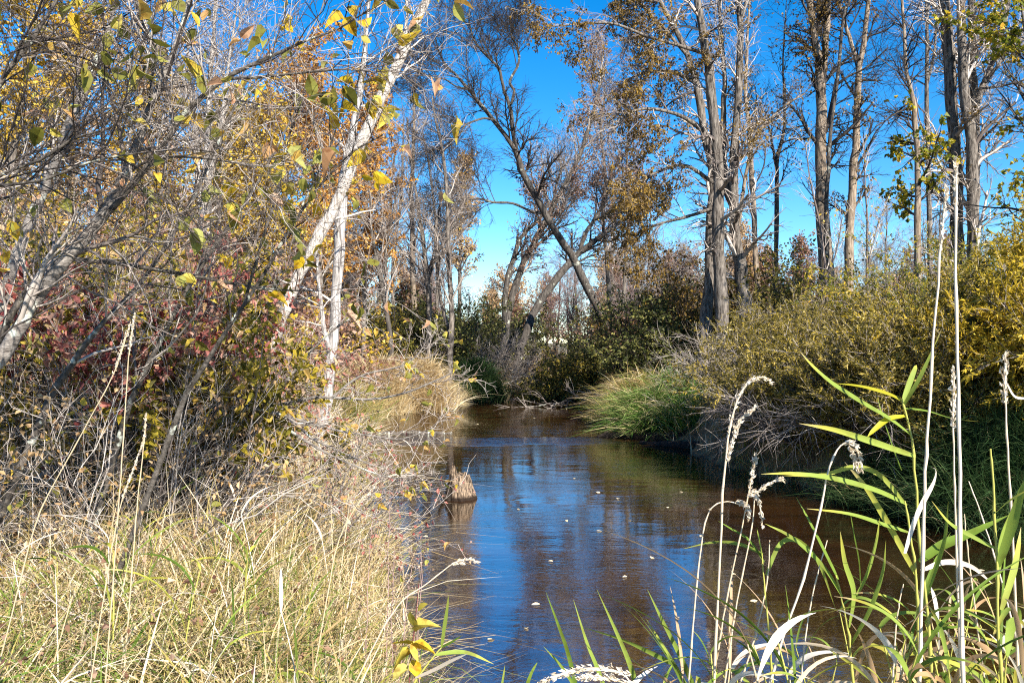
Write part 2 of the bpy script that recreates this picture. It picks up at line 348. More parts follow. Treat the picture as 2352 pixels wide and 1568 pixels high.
# ------------------------------------------------------------------ builders
def px_trunk(pts, d, dd=0.0, n=22, top=0.0, ground=True, seed=0, lump=.05):
    """pts: (x, y, width) in picture units, first = lowest; returns a tube batch; d = distance, dd = change of distance to the tip."""
    p = np.asarray(pts, float)
    if top:
        e = p[-1] + (p[-1] - p[-2]) / max(1, np.linalg.norm((p[-1] - p[-2])[:2])) * top * F / d; e[2] = p[-1, 2] * .45; p = np.vstack([p, e])
    s = spline(p, n); t = np.linspace(0, 1, n); dist = d + dd * t
    P = np.stack([(s[:, 0] - CX) / F * dist, dist, EYE + (CY - s[:, 1]) / F * dist], -1); R = np.maximum(s[:, 2], .6) / 2 / F * dist
    g = rs(seed + 17)
    if ground:
        b = P[0] + (P[0] - P[2]) * .0; sl = (P[0] - P[3]) / max(abs(P[0, 2] - P[3, 2]), 1e-3)
        gz = float(ground_z(P[0, 0], P[0, 1])) - .08
        h = P[0, 2] - gz
        if h > .1:
            b = P[0] + sl * np.array([.6, .6, 1]) * h; b[2] = gz
            P = np.vstack([b, (P[0] + b) / 2, P]); R = np.concatenate([[R[0] * 1.28], [R[0] * 1.07], R])
    R = R * (1 + lump * g.normal(size=len(R)))
    P[1:-1, :2] += R[1:-1, None] * .12 * g.normal(size=(len(P) - 2, 2))
    return (P[None], R[None], 10)

def tree(name, label, cat, trunks, bark, levels, twig, leaf=None, group=None, seed=1, limbs=(), limb_bark=None):
    """trunks / limbs: tube batches (one part each).  levels: list of dicts for sprout.  leaf: list of (levels, dict, material)."""
    g = rs(seed)
    root = thing(name, trunks[0][0][0, 0], label, cat, group)
    for b_ in trunks: link_mesh('trunk', *tubes([b_])[:2], bark, root)
    for b_ in limbs: link_mesh('limb', *tubes([b_])[:2], limb_bark or bark, root)
    prev = list(trunks) + list(limbs); allb = []; lv = [prev]
    for L_ in levels:
        L_ = dict(L_); src = L_.pop('src', None)
        parents = prev if src is None else sum([lv[k] for k in src], [])
        nb = sprout(g, parents, **L_); allb.append(nb); prev = [nb]; lv.append(prev)
    if name == 'dead_tree':                       # few bare limbs: each one a part
        for q in range(len(allb[0][0])):
            one = (allb[0][0][q:q + 1], allb[0][1][q:q + 1], 4); sub = sprout(g, [one], **levels[1]); V, Fq, rn = tubes([one, sub]); link_mesh('branch', V, Fq, twig, root, rnd=rn)
    elif allb:
        V, Fq, rn = tubes(allb); link_mesh('branches', V, Fq, twig, root, rnd=rn)
    for (ks, kw, mt) in (leaf or []):
        V, Fq, rn = leaves_on(g, sum([lv[k] for k in ks], []), **kw)
        if len(V): link_mesh('foliage', V, Fq, mt, root, rnd=rn, smooth=False)
    return root

def shrub(name, label, cat, loc, nstem, length, elev, levels, bark, twig, leaf=None, group=None, seed=1, r0=.25, rad=.018, droop=-.06, az=None, K=8, wig=.10):
    """a many-stemmed shrub: stems fan out from its base."""
    g = rs(seed); x, y = loc[:2]; z = float(ground_z(x, y)) - .05
    root = thing(name, (x, y, z), label, cat, group)
    a = g.uniform(0, 2 * math.pi, nstem) if az is None else g.uniform(az[0], az[1], nstem)
    e = np.radians(g.uniform(elev[0], elev[1], nstem))
    D = np.stack([np.cos(e) * np.cos(a), np.cos(e) * np.sin(a), np.sin(e)], -1)
    P = np.zeros((nstem, K, 3)); P[:, 0] = np.array([x, y, z]) + r0 * np.stack([np.cos(a), np.sin(a), 0 * a], -1) * g.random((nstem, 1))
    L = length * g.uniform(.65, 1.15, nstem)
    for k in range(1, K):
        D = nrm(D + wig * g.normal(size=D.shape) + np.array([0, 0, droop])); P[:, k] = P[:, k - 1] + D * (L / (K - 1))[:, None]
    P[..., 2] = np.maximum(P[..., 2], .08)
    R = rad * g.uniform(.6, 1.2, nstem)[:, None] * np.linspace(1, .35, K)[None]
    st = (P, R, 5)
    V, Fq, rn = tubes([st]); link_mesh('stems', V, Fq, bark, root, rnd=rn)
    prev = [st]; lv = [prev]; allb = []
    for L_ in levels:
        L_ = dict(L_); src = L_.pop('src', None); parents = prev if src is None else sum([lv[k] for k in src], [])
        nb = sprout(g, parents, **L_); allb.append(nb); prev = [nb]; lv.append(prev)
    V, Fq, rn = tubes(allb); link_mesh('twigs', V, Fq, twig, root, rnd=rn)
    for (ks, kw, mt) in (leaf or []):
        V, Fq, rn = leaves_on(g, sum([lv[k] for k in ks], []), **kw)
        link_mesh('foliage', V, Fq, mt, root, rnd=rn, smooth=False)
    return root

def blades(g, x, y, h, width, lean, val, segs=3, az=None, curve=.6, z=None):
    """grass ribbons: arrays of roots, heights..."""
    N = len(x); z = ground_z(x, y) if z is None else z
    a = g.uniform(0, 2 * math.pi, N) if az is None else az
    d = np.stack([np.cos(a), np.sin(a), np.zeros(N)], -1)
    fa = a + math.pi / 2 + g.normal(size=N) * .9; wv = np.stack([np.cos(fa), np.sin(fa), .2 * g.normal(size=N)], -1)
    t = np.linspace(0, 1, segs + 1)[None, :, None]
    ln = (lean * g.uniform(.2, 1.6, N))[:, None, None]
    cv = (curve * g.uniform(0, 1.6, N))[:, None, None]
    up = np.array([0, 0, 1.])
    hh = h[:, None, None]
    C = np.stack([x, y, z - .03], -1)[:, None, :] + hh * (t * up * (1 - .45 * cv * t * t) + d[:, None] * (ln * t + cv * .8 * t ** 2.2))
    wd = width[:, None, None] * np.array([.8, 1, .75, .08] if segs == 3 else np.interp(np.linspace(0, 1, segs + 1), [0, .3, .7, 1], [.8, 1, .7, .06]))[None, :, None] / 2
    A, B = C - wd * wv[:, None], C + wd * wv[:, None]
    V = np.stack([A, B], 2).reshape(N, -1, 3); m_ = 2 * (segs + 1)
    k = np.arange(segs) * 2; f = np.stack([k, k + 1, k + 3, k + 2], -1)
    Fq = (f[None] + (np.arange(N) * m_)[:, None, None]).reshape(-1, 4)
    return V.reshape(-1, 3), Fq, np.repeat(np.clip(val, 0, 1), m_)

def merge(parts):
    VV, FF, RR, o = [], [], [], 0
    for V, Fq, rn in parts:
        Fq = Fq if not isinstance(Fq, list) else np.concatenate(Fq)
        VV.append(V); FF.append(Fq + o); RR.append(rn); o += len(V)
    return np.concatenate(VV), [np.concatenate(FF)], np.concatenate(RR)

def tussock(label, cx, cy, rx, ry, h, n, mat, seed, az=None, lean=.5, curve=.7, width=.012, name='grass_tussock', group=None, cz=None, mound=.0, dry=None):
    g = rs(seed); r = np.sqrt(g.random(n)); a = g.uniform(0, 2 * math.pi, n)
    x, y = cx + rx * r * np.cos(a), cy + ry * r * np.sin(a)
    z = np.maximum(ground_z(x, y), 0.0) + mound * (1 - r ** 2)
    if cz is not None: z = np.maximum(z, cz)
    ns_ = 34; ca = g.uniform(0, 6.28, ns_); cr_ = np.sqrt(g.random(ns_)); sub = g.integers(0, ns_, n)      # ragged: many small bunches
    x = np.where(g.random(n) < .8, cx + rx * cr_[sub] * np.cos(ca[sub]) + .13 * g.normal(size=n), x); y = np.where(g.random(n) < .8, cy + ry * cr_[sub] * np.sin(ca[sub]) + .13 * g.normal(size=n), y)
    r = np.clip(np.hypot((x - cx) / rx, (y - cy) / ry), 0, 1); z = np.maximum(ground_z(x, y), 0.0) + mound * (1 - r ** 2)
    sa, sv, sh = g.normal(size=ns_) * .8, g.random(ns_), g.uniform(.55, 1.25, ns_)
    out_a = np.arctan2((y - cy) / ry, (x - cx) / rx) + g.normal(size=n) * .4 + sa[sub]
    if az is not None: out_a = np.where(g.random(n) < .6, az + g.normal(size=n) * .5, out_a)
    val = np.clip(.45 * g.random(n) + .55 * sv[sub] + .1 * g.normal(size=n), 0, 1)
    V, Fq, rn = blades(g, x, y, h * g.uniform(.45, 1.15, n) * sh[sub], width * g.uniform(.6, 1.3, n), lean * (.4 + r), val, 4, out_a, curve, z=z)
    o = link_mesh(name, V, [Fq], mat, loc=(cx, cy, float(ground_z(cx, cy))), rnd=rn, smooth=False)
    return tag(o, label, 'grass clump', group)

# ================================================================== TREES OF THE RIGHT BANK
BARE3 = [dict(n=16, t0=.25, t1=.98, length=2.6, ang=.85, up=.15, wig=.14, K=7, rf=.45, bend=.05, S=4),
         dict(n=10, t0=.15, t1=1, length=1.05, ang=.7, up=.05, wig=.2, K=5, rf=.6, rmin=.006),
         dict(n=6, t0=.15, t1=1, length=.5, ang=.7, wig=.22, K=4, rf=.6, rmin=.0045)]
def lv(*mods):
    out_ = []
    for a_, m_ in zip(BARE3, mods): d_ = dict(a_); d_.update(m_); out_.append(d_)
    return out_

GR = 'tall trees of the right bank'
# tall pale trunk with its dark twin, and the leafy olive hanging branches on the left
dG = 25
tr = [px_trunk([(1662, 775, 34), (1657, 680, 30), (1651, 590, 27), (1648, 500, 25), (1651, 367, 23), (1635, 233, 22), (1625, 150, 20), (1615, 83, 18), (1602, 0, 16)], dG, -.5, top=3, seed=1),
      px_trunk([(1622, 760, 30), (1630, 640, 27), (1634, 520, 24), (1640, 400, 21), (1616, 300, 18), (1601, 200, 16), (1570, 105, 13), (1520, 10, 10)], dG + .5, .8, top=2, seed=2)]
lim = [px_trunk([(1616, 300, 12), (1560, 265, 9), (1490, 250, 7), (1440, 262, 5), (1400, 290, 3)], dG + .3, -1.5, ground=False, seed=3),
       px_trunk([(1640, 130, 9), (1560, 105, 8), (1490, 85, 7), (1410, 55, 6), (1340, 55, 4), (1270, 62, 2)], dG, -1, ground=False, seed=4),
       px_trunk([(1640, 420, 10), (1570, 380, 8), (1500, 400, 6), (1440, 440, 4)], dG + .4, -1.0, ground=False, seed=5),
       px_trunk([(1636, 480, 9), (1570, 500, 7), (1500, 520, 5), (1450, 560, 3)], dG + .6, .5, ground=False, seed=6),
       px_trunk([(1600, 190, 10), (1540, 165, 8), (1470, 170, 5), (1420, 200, 3)], dG + .5, .8, ground=False, seed=7),
       px_trunk([(1580, 130, 8), (1520, 60, 7), (1450, -10, 5)], dG + .8, .8, ground=False, seed=8)]
tree('leafy_tree', 'tall twin trunked tree with one trunk sunlit and brown olive leaves hanging to its left', 'tree', tr, M['bark_grey'],
     [dict(n=13, t0=.3, t1=1, length=1.7, ang=.9, up=-.08, wig=.18, K=6, rf=.5, bend=-.04, S=3, bias=(-.7, 0, 0)),
      dict(n=9, t0=.1, t1=1, length=.8, ang=.8, up=-.1, wig=.2, K=5, rf=.6, bend=-.07, rmin=.006),
      dict(n=4, t0=.2, t1=1, length=.4, ang=.7, wig=.2, K=4, rf=.6, rmin=.0045)], M['twig_grey'],
     [([2, 3], dict(n=9, size=.085, ratio=.5, droop=.6, tmin=.15, clump=.6, off=.03, keep=lambda p: (p[:, 0] < 4.9 + .8 * np.sin(p[:, 2] * 2)) & (np.sin(p[:, 0] * 1.9) + np.sin(p[:, 2] * 1.6 + p[:, 1]) > -.5)), M['lf_brown'])],
     GR, 11, lim, M['bark_grey'])
tr = [px_trunk([(1716, 720, 36), (1711, 690, 33), (1701, 623, 29), (1688, 540, 25), (1685, 483, 22), (1685, 367, 20), (1695, 233, 17), (1701, 100, 15), (1698, 0, 13)], dG + 1, 0, top=3, seed=10),
      px_trunk([(1690, 500, 17), (1668, 420, 17), (1661, 300, 14), (1664, 180, 11), (1655, 60, 8), (1650, -20, 7)], dG + 1.2, .5, ground=False, seed=12)]
tree('bare_tree', 'tall grey tree with mossy curved foot, just right of the twin trunked leafy tree', 'tree', tr, M['bark_grey'],
     lv(dict(n=22, length=1.8, bend=-.02), dict(n=8), dict(n=6)), M['twig_pale'],
     [([2, 3], dict(n=3, size=.085, droop=.5, keep=lambda p: (p[:, 2] > 6.5) & (np.sin(p[:, 0] * 3) + np.sin(p[:, 2] * 1.6) > .2)), M['lf_brown'])], GR, 12)
tree('slim_tree', 'slim pale trunk with thin side branch, right of the tree with the mossy curved foot', 'tree',
     [px_trunk([(1744, 690, 13), (1738, 623, 12), (1731, 500, 11.5), (1725, 367, 11), (1721, 293, 10), (1712, 215, 8), (1716, 100, 6), (1722, 0, 4)], 29, 1, top=1.5, seed=13),
      px_trunk([(1697, 520, 8), (1707, 440, 8), (1722, 360, 7), (1746, 300, 6), (1800, 245, 5), (1850, 215, 3)], 28.6, 0, ground=False, seed=14)], M['bark_tan'],
     lv(dict(n=11, length=1.6), dict(n=6), dict(n=5)), M['twig_grey'], [([2, 3], dict(n=2, size=.08, keep=.35), M['lf_brown'])], GR, 13)
tree('slim_tree', 'slender dark trunk forking at half height, alone in the gap of blue sky', 'tree',
     [px_trunk([(1780, 690, 12), (1781, 620, 11), (1785, 467, 10), (1784, 400, 10), (1788, 350, 8.5), (1801, 300, 7.5), (1802, 233, 6), (1798, 150, 4), (1803, 60, 3)], 31, 0, top=1, seed=15),
      px_trunk([(1784, 390, 7), (1775, 340, 6), (1765, 290, 5), (1742, 250, 3), (1735, 200, 2)], 31, .5, ground=False, seed=16)], M['bark_dark'],
     lv(dict(n=12, length=1.7), dict(n=7), dict(n=5)), M['twig_dark'], [([2, 3], dict(n=2, size=.085, droop=.6, keep=lambda p: (p[:, 2] > 7) & (p[:, 0] > 9.2)), M['lf_brown'])], GR, 14)
tree('forked_tree', 'stout tan trunk with a swollen waist that forks into two near the top', 'tree',
     [px_trunk([(1899, 740, 36), (1896, 620, 33), (1891, 514, 31), (1886, 400, 27), (1886, 333, 24), (1887, 233, 24), (1885, 180, 22), (1876, 110, 16), (1868, 67, 15), (1858, -5, 14)], 29, 0, top=3, seed=17),
      px_trunk([(1886, 190, 16), (1894, 133, 15), (1901, 33, 14), (1901, -20, 13)], 29.1, .2, ground=False, top=2.5, seed=18)], M['bark_tan'],
     lv(dict(n=17, t0=.35, length=2.2), dict(n=8), dict(n=6)), M['twig_dark'],
     [([2, 3], dict(n=4, size=.09, droop=.6, keep=lambda p: (np.sin(p[:, 0] * 2.6 + 1) + np.sin(p[:, 2] * 1.7) > .35)), M['lf_brown'])], GR, 15)
tree('slim_tree', 'thin dark curved stem close beside the stout forked tan trunk', 'tree',
     [px_trunk([(1902, 700, 10), (1899, 560, 10), (1898, 470, 9.5), (1903, 390, 9), (1906, 317, 8.5), (1921, 200, 8), (1931, 100, 7.5), (1938, 33, 7), (1955, -5, 6)], 28, 0, top=1.5, seed=19),
      px_trunk([(1921, 195, 6), (1950, 175, 5), (1990, 155, 4), (2040, 110, 3)], 28, -.5, ground=False, seed=20)], M['bark_dark'],
     lv(dict(n=11, length=1.5), dict(n=7), dict(n=5)), M['twig_dark'], None, GR, 16)
tree('leaning_tree', 'pale mottled trunk with a kink, right of the stout forked trunk', 'tree',
     [px_trunk([(1945, 740, 22), (1950, 600, 20), (1951, 500, 19), (1960, 400, 18), (1965, 333, 17), (1968, 233, 16), (1975, 150, 14), (1985, 93, 12), (1995, 0, 10)], 32, 0, top=2.5, seed=21),
      px_trunk([(1968, 140, 10), (1952, 90, 9), (1938, 45, 8), (1922, -10, 7)], 32, .5, ground=False, top=1, seed=22)], M['bark_tan'],
     lv(dict(n=16, length=2.0), dict(n=8), dict(n=6)), M['twig_dark'],
     [([2, 3], dict(n=4, size=.095, droop=.6, keep=lambda p: (np.sin(p[:, 0] * 2.2) + np.sin(p[:, 2] * 1.9) > .3)), M['lf_brown'])], GR, 17)
tree('maple_tree', 'small trunk carrying loose sprays of yellow green leaves, left of the big double trunk', 'tree',
     [px_trunk([(2106, 740, 17), (2108, 600, 16), (2108, 514, 15), (2108, 400, 14), (2102, 267, 12), (2090, 200, 10), (2080, 150, 9), (2076, 60, 7), (2072, 0, 6)], 23, 0, top=2, seed=23)], M['bark_tan'],
     [dict(n=26, t0=.3, t1=.85, length=1.5, ang=1.05, up=.05, wig=.14, K=6, rf=.5, bend=-.03), dict(n=8, t0=.1, t1=1, length=.65, ang=.7, wig=.18, K=4, rf=.6, rmin=.005), dict(n=4, t0=.2, t1=1, length=.3, ang=.7, K=3, rmin=.004)], M['twig_dark'],
     [([2, 3], dict(n=4, size=.12, ratio=.85, droop=.35, clump=.55, keep=lambda p: (p[:, 2] > 4.2) & (p[:, 2] < 8.6) & (np.sin(p[:, 0] * 2.5) + np.sin(p[:, 2] * 2.9 + .5) > -.3)), M['lf_maple'])], GR, 18)
tree('slim_tree', 'slender trunk with steep fork, left of the big double trunk', 'tree',
     [px_trunk([(2138, 700, 13), (2135, 520, 12), (2132, 350, 11), (2128, 200, 9), (2130, 100, 8), (2128, 0, 7)], 33, 0, top=2, seed=24),
      px_trunk([(2130, 190, 7), (2146, 120, 6), (2152, 40, 5), (2160, -10, 4)], 33, 0, ground=False, seed=25)], M['bark_grey'], lv(dict(n=14), dict(n=7), dict(n=5)), M['twig_grey'], None, GR, 19)
dN = 24
tree('big_tree', 'broad double trunked grey tree near the right edge, several stems rising together', 'tree',
     [px_trunk([(2206, 720, 34), (2202, 600, 31), (2198, 480, 28), (2195, 367, 27), (2188, 267, 27), (2178, 133, 26), (2168, 0, 24)], dN, 0, top=3, seed=26),
      px_trunk([(2240, 720, 33), (2238, 623, 30), (2235, 514, 28), (2232, 400, 26), (2227, 300, 25), (2215, 200, 23), (2208, 100, 20), (2204, 0, 18)], dN - .5, 0, top=3, seed=27),
      px_trunk([(2240, 500, 18), (2242, 380, 18), (2240, 250, 19), (2234, 150, 18), (2232, 0, 17)], dN + .8, .2, ground=False, top=3, seed=28),
      px_trunk([(2232, 280, 15), (2250, 220, 14), (2272, 160, 13), (2300, 70, 13), (2318, -10, 12)], dN, 1, ground=False, top=2, seed=29)], M['bark_grey'],
     lv(dict(n=14, t0=.2, length=1.9, bend=-.02), dict(n=8), dict(n=6)), M['twig_pale'],
     [([2, 3], dict(n=2, size=.085, keep=lambda p: (np.sin(p[:, 0] * 2.2) + np.sin(p[:, 2] * 1.9) > .9)), M['lf_brown'])], GR, 20,
     [px_trunk([(2262, 190, 9), (2300, 140, 8), (2348, 72, 6), (2400, 20, 4)], dN, -.5, ground=False, seed=30),
      px_trunk([(2240, 205, 6), (2290, 200, 5), (2340, 188, 4), (2400, 170, 3)], dN, -1, ground=False, seed=31)], M['bark_dark'])
tree('maple_tree', 'leafy maple at the right edge with bright yellow and orange leaves, behind the golden willow', 'tree',
     [px_trunk([(2395, 700, 16), (2390, 500, 15), (2380, 300, 12), (2365, 150, 8), (2350, 40, 5)], 19, 0, top=1, seed=32)], M['bark_grey'],
     [dict(n=30, t0=.15, t1=1, length=1.9, ang=1.0, up=.1, wig=.14, K=6, rf=.5), dict(n=8, t0=.1, t1=1, length=.75, ang=.7, wig=.18, K=4, rf=.6, rmin=.005), dict(n=4, t0=.2, t1=1, length=.35, ang=.7, K=3, rmin=.004)], M['twig_dark'],
     [([2, 3], dict(n=4, size=.105, ratio=.85, droop=.35, clump=.6, keep=lambda p: (np.sin(p[:, 0] * 2.9) + np.sin(p[:, 2] * 2.3) > -.5)), M['lf_maple'])], GR, 21)

# ================================================================== LEANING TREES OVER THE BEND
GC = 'dark leaning trees at the stream bend'
dC = 36
tree('leaning_tree', 'dark bare tree leaning far left over the stream bend, its crown open against blue sky', 'tree',
     [px_trunk([(1418, 830, 22), (1411, 796, 21), (1384, 730, 19), (1351, 663, 19), (1318, 596, 18), (1294, 560, 17), (1264, 514, 16), (1241, 467, 15), (1207, 410, 14), (1187, 353, 13), (1167, 320, 11), (1131, 273, 9.5), (1101, 237, 8.5), (1074, 203, 7), (1045, 170, 5), (1017, 140, 4), (1000, 90, 3)], dC, -3, n=34, seed=40),
      px_trunk([(1187, 350, 11), (1177, 300, 10), (1174, 253, 9), (1157, 207, 7.5), (1147, 160, 7), (1127, 137, 6), (1091, 97, 5), (1077, 43, 3.5), (1083, 0, 2.5)], dC - 1.5, -1.5, n=26, ground=False, seed=41)], M['bark_dark'],
     [dict(n=16, t0=.45, t1=1, length=2.4, ang=.75, up=.25, wig=.16, K=7, rf=.5, bend=.06, S=3, rmin=.012),
      dict(n=12, t0=.15, t1=1, length=1.25, ang=.7, up=.1, wig=.2, K=5, rf=.65, rmin=.008, bend=.03),
      dict(n=9, t0=.15, t1=1, length=.6, ang=.7, wig=.2, K=4, rf=.7, rmin=.007)], M['twig_dark'], None, GC, 41,
     [px_trunk([(1174, 240, 7), (1181, 210, 6.5), (1171, 187, 6), (1191, 147, 5.5), (1189, 110, 4.5), (1174, 77, 3.5), (1186, 30, 2.5)], dC - 2, .5, ground=False, seed=42),
      px_trunk([(1131, 275, 6), (1111, 272, 5), (1085, 280, 4.5), (1067, 290, 4), (1050, 320, 3), (1035, 335, 2)], dC - 2.5, -1, ground=False, seed=43),
      px_trunk([(1241, 490, 7), (1214, 483, 6), (1177, 467, 5.5), (1134, 465, 5), (1101, 457, 4), (1051, 462, 3), (1010, 470, 2)], dC - 1, -1.5, ground=False, seed=44),
      px_trunk([(1077, 205, 5), (1050, 200, 4), (1020, 182, 3.5), (990, 178, 2.5), (960, 165, 2)], dC - 2.5, -.5, ground=False, seed=45)])
tree('leaning_tree', 'dark trunk leaning right, crossing behind the bare tree that leans left', 'tree',
     [px_trunk([(1195, 800, 19), (1221, 730, 18), (1257, 670, 17), (1297, 616, 16), (1331, 580, 15), (1384, 540, 11), (1430, 505, 8), (1480, 470, 6), (1530, 440, 4)], dC + 2, 1, seed=46),
      px_trunk([(1331, 580, 11), (1345, 535, 10), (1368, 500, 8), (1395, 450, 6), (1405, 380, 4)], dC + 2.5, 0, ground=False, seed=47)], M['bark_dark'],
     lv(dict(n=18, length=2.2, t0=.4, rmin=.012), dict(n=8, rmin=.009), dict(n=6, rmin=.007)), M['twig_dark'],
     [([2, 3], dict(n=2, size=.11, keep=.3), M['lf_rust'])], GC, 42)
tree('leaning_tree', 'grey trunk leaning right that forms a V with the bare tree against the sky', 'tree',
     [px_trunk([(1160, 790, 17), (1168, 720, 16), (1177, 673, 16), (1204, 600, 15), (1227, 556, 14), (1250, 515, 13), (1294, 430, 11), (1324, 373, 10), (1351, 300, 9), (1372, 220, 7), (1392, 140, 5)], dC + 4, 1, seed=48),
      px_trunk([(1222, 565, 8), (1245, 530, 7), (1265, 490, 6), (1275, 440, 5), (1290, 380, 3)], dC + 4, 1, ground=False, seed=49)], M['bark_dark'],
     lv(dict(n=30, length=3.0, t0=.3, ang=.8, bend=.1, rmin=.011), dict(n=12, rmin=.008), dict(n=6, rmin=.007)), M['twig_grey'],
     [([2, 3], dict(n=3, size=.10, keep=lambda p: (np.sin(p[:, 0] * 2.2) + np.sin(p[:, 2] * 1.9 + p[:, 1]) > .5)), M['lf_rust'])], GC, 43)
tree('leaning_tree', 'thinner dark trunk leaning right with rusty leaves clinging to it, leftmost of the leaning trunks', 'tree',
     [px_trunk([(1158, 720, 12), (1164, 650, 12), (1181, 590, 11), (1194, 550, 10), (1217, 523, 9), (1240, 500, 6), (1262, 460, 4)], dC + 3, 0, seed=50)], M['bark_dark'],
     lv(dict(n=16, length=1.2, t0=.2), dict(n=6), dict(n=4)), M['twig_dark'],
     [([2, 3], dict(n=3, size=.09, keep=.5), M['lf_rust'])], GC, 44)
tree('slim_tree', 'twiggy tree with pinkish brown withered leaves behind the V of leaning trunks', 'tree',
     [px_trunk([(1400, 720, 10), (1395, 600, 9), (1385, 500, 8), (1390, 400, 7), (1380, 300, 5), (1390, 200, 3), (1380, 120, 2)], 44, 0, seed=51),
      px_trunk([(1430, 720, 9), (1440, 560, 8), (1446, 460, 7), (1440, 350, 5), (1450, 250, 3)], 45, 0, seed=52)], M['bark_grey'],
     lv(dict(n=26, length=3.0, t0=.25, bend=.08, rmin=.012), dict(n=10, rmin=.009), dict(n=6, rmin=.007)), M['twig_grey'],
     [([2, 3], dict(n=3, size=.12, keep=.45), M['lf_rust'])], GC, 45)

# ================================================================== SLIM TREES LEFT OF THE BEND
GL = 'slim trees left of the stream bend'
SL = lv(dict(n=20, length=1.8, t0=.3, ang=.7, bend=.08, rmin=.009), dict(n=8, length=.9, rmin=.006), dict(n=5, length=.45, rmin=.0045))
def slim(label, pts, d, bark, seed, extra=(), leaf=None, twig='twig_grey', top=0, name='slim_tree', levels=SL):
    return tree(name, label, 'tree', [px_trunk(pts, d, 0, seed=seed, top=top)] + [px_trunk(e, d + .2, .4, ground=False, seed=seed + 50) for e in extra], M[bark], levels, M[twig], leaf, GL, seed)
slim('straight slim tree forking low in a Y, left of the pale yellow cone shaped tree', [(984, 830, 15), (985, 760, 13), (986, 690, 12), (982, 640, 11), (974, 573, 9), (967, 523, 8), (955, 440, 6), (940, 340, 4), (935, 270, 3)], 33, 'bark_grey', 61,
     [[(984, 640, 8), (1004, 583, 7), (1031, 543, 6), (1050, 500, 4), (1062, 440, 3)]])
slim('dark slim tree with crooked stems, nearest the pale leaning snag', [(897, 790, 13), (894, 757, 12), (881, 673, 11), (864, 590, 9), (852, 523, 7), (850, 440, 5), (846, 360, 3)], 29, 'bark_dark', 62,
     [[(884, 690, 8), (886, 620, 7), (888, 556, 6), (905, 480, 5), (915, 400, 3)], [(872, 640, 6), (840, 590, 5), (818, 555, 3)]])
slim('tall straight grey tree with ivy on it, behind the crooked slim tree', [(952, 790, 15), (951, 723, 14), (948, 620, 13), (947, 523, 12), (945, 420, 10), (950, 320, 8), (951, 233, 5), (955, 180, 3)], 40, 'bark_tan', 63, leaf=[([1], dict(n=2, size=.12, keep=.4), M['lf_olive'])])
slim('tall slender grey tree standing in front of the yellow cone shaped tree', [(1033, 830, 14), (1034, 813, 14), (1037, 723, 12), (1032, 623, 11), (1029, 523, 9), (1024, 400, 7.5), (1014, 333, 6), (1001, 283, 5), (992, 220, 3)], 32, 'bark_grey', 64,
     [[(1034, 770, 8), (1015, 700, 8), (1005, 620, 7), (1000, 540, 6), (1010, 470, 4)]])
slim('pale sunlit thin trunk between the crooked slim tree and the ivy covered tree', [(868, 740, 12), (874, 650, 11), (887, 556, 10), (895, 500, 8), (900, 420, 6), (910, 330, 4)], 38, 'bark_tan', 65, twig='twig_grey')
slim('faint far bare tree with fine twigs just right of the grey dead snag', [(905, 760, 9), (903, 600, 8), (922, 450, 6), (925, 340, 4), (928, 270, 2)], 46, 'bark_grey', 66, twig='twig_grey')
slim('faint far bare tree with two upright stems beside the yellow cone shaped tree', [(1000, 760, 8), (1005, 640, 7), (1000, 500, 5), (985, 380, 4), (970, 300, 2)], 50, 'bark_grey', 67, [[(1004, 640, 5), (1020, 560, 4), (1040, 480, 3)]], twig='twig_grey')
tree('yellow_tree', 'cone shaped tree with pale yellow leaves standing against the blue sky', 'tree',
     [px_trunk([(1055, 760, 10), (1056, 640, 9), (1058, 540, 7), (1060, 450, 4), (1062, 372, 2)], 44, 0, seed=68)], M['bark_grey'],
     [dict(n=46, t0=.28, t1=1, length=2.1, ang=.6, up=.35, wig=.1, K=6, rf=.5, fall=.75, rmin=.01), dict(n=8, t0=.15, t1=1, length=.6, ang=.6, wig=.15, K=4, rmin=.008)], M['twig_grey'],
     [([1, 2], dict(n=10, size=.13, ratio=.75, droop=.1, clump=.4, lo=.35, keep=.75, off=.06), M['lf_tan']), ([2], dict(n=4, size=.12, ratio=.75, keep=.7), M['lf_yellow'])], GL, 68)

# ================================================================== LEFT: DEAD SNAG, YELLOW TREES
dS = 14.5
tree('dead_tree', 'pale barkless dead trunk leaning right, a forked snag crossing the upright grey one', 'tree',
     [px_trunk([(610, 830, 24), (648, 730, 25), (663, 690, 26), (687, 630, 27), (733, 543, 27), (784, 443, 26), (827, 333, 27), (871, 240, 26), (911, 150, 25), (951, 60, 23), (981, 0, 20)], dS - .6, -.5, n=30, top=1.2, seed=70),
      px_trunk([(900, 170, 9), (925, 110, 11), (932, 60, 8), (936, 20, 6), (925, -20, 4)], dS - .9, 0, ground=False, seed=71)], M['bark_pale'],
     [dict(n=7, t0=.4, t1=.95, length=.8, ang=.9, wig=.2, K=5, rf=.3, S=4), dict(n=4, t0=.2, t1=1, length=.35, ang=.7, K=4)], M['twig_pale'], None, None, 70)
tree('dead_tree', 'upright weathered grey dead trunk by the water with a thin side stem', 'tree',
     [px_trunk([(741, 985, 27), (752, 900, 25), (762, 800, 25), (768, 740, 24), (778, 600, 25), (784, 500, 27), (792, 400, 25), (804, 333, 20), (818, 260, 16), (829, 200, 14), (841, 67, 10), (848, 0, 8)], dS, .3, n=32, top=.6, seed=72),
      px_trunk([(757, 800, 13), (745, 760, 11), (738, 700, 9), (731, 640, 8), (728, 590, 7)], dS - .1, -.3, ground=False, seed=73)], M['bark_snag'],
     [dict(n=8, t0=.3, t1=.95, length=.9, ang=.9, wig=.2, K=5, rf=.3, S=4), dict(n=5, t0=.2, t1=1, length=.4, ang=.7, K=4)], M['twig_pale'], None, None, 71)

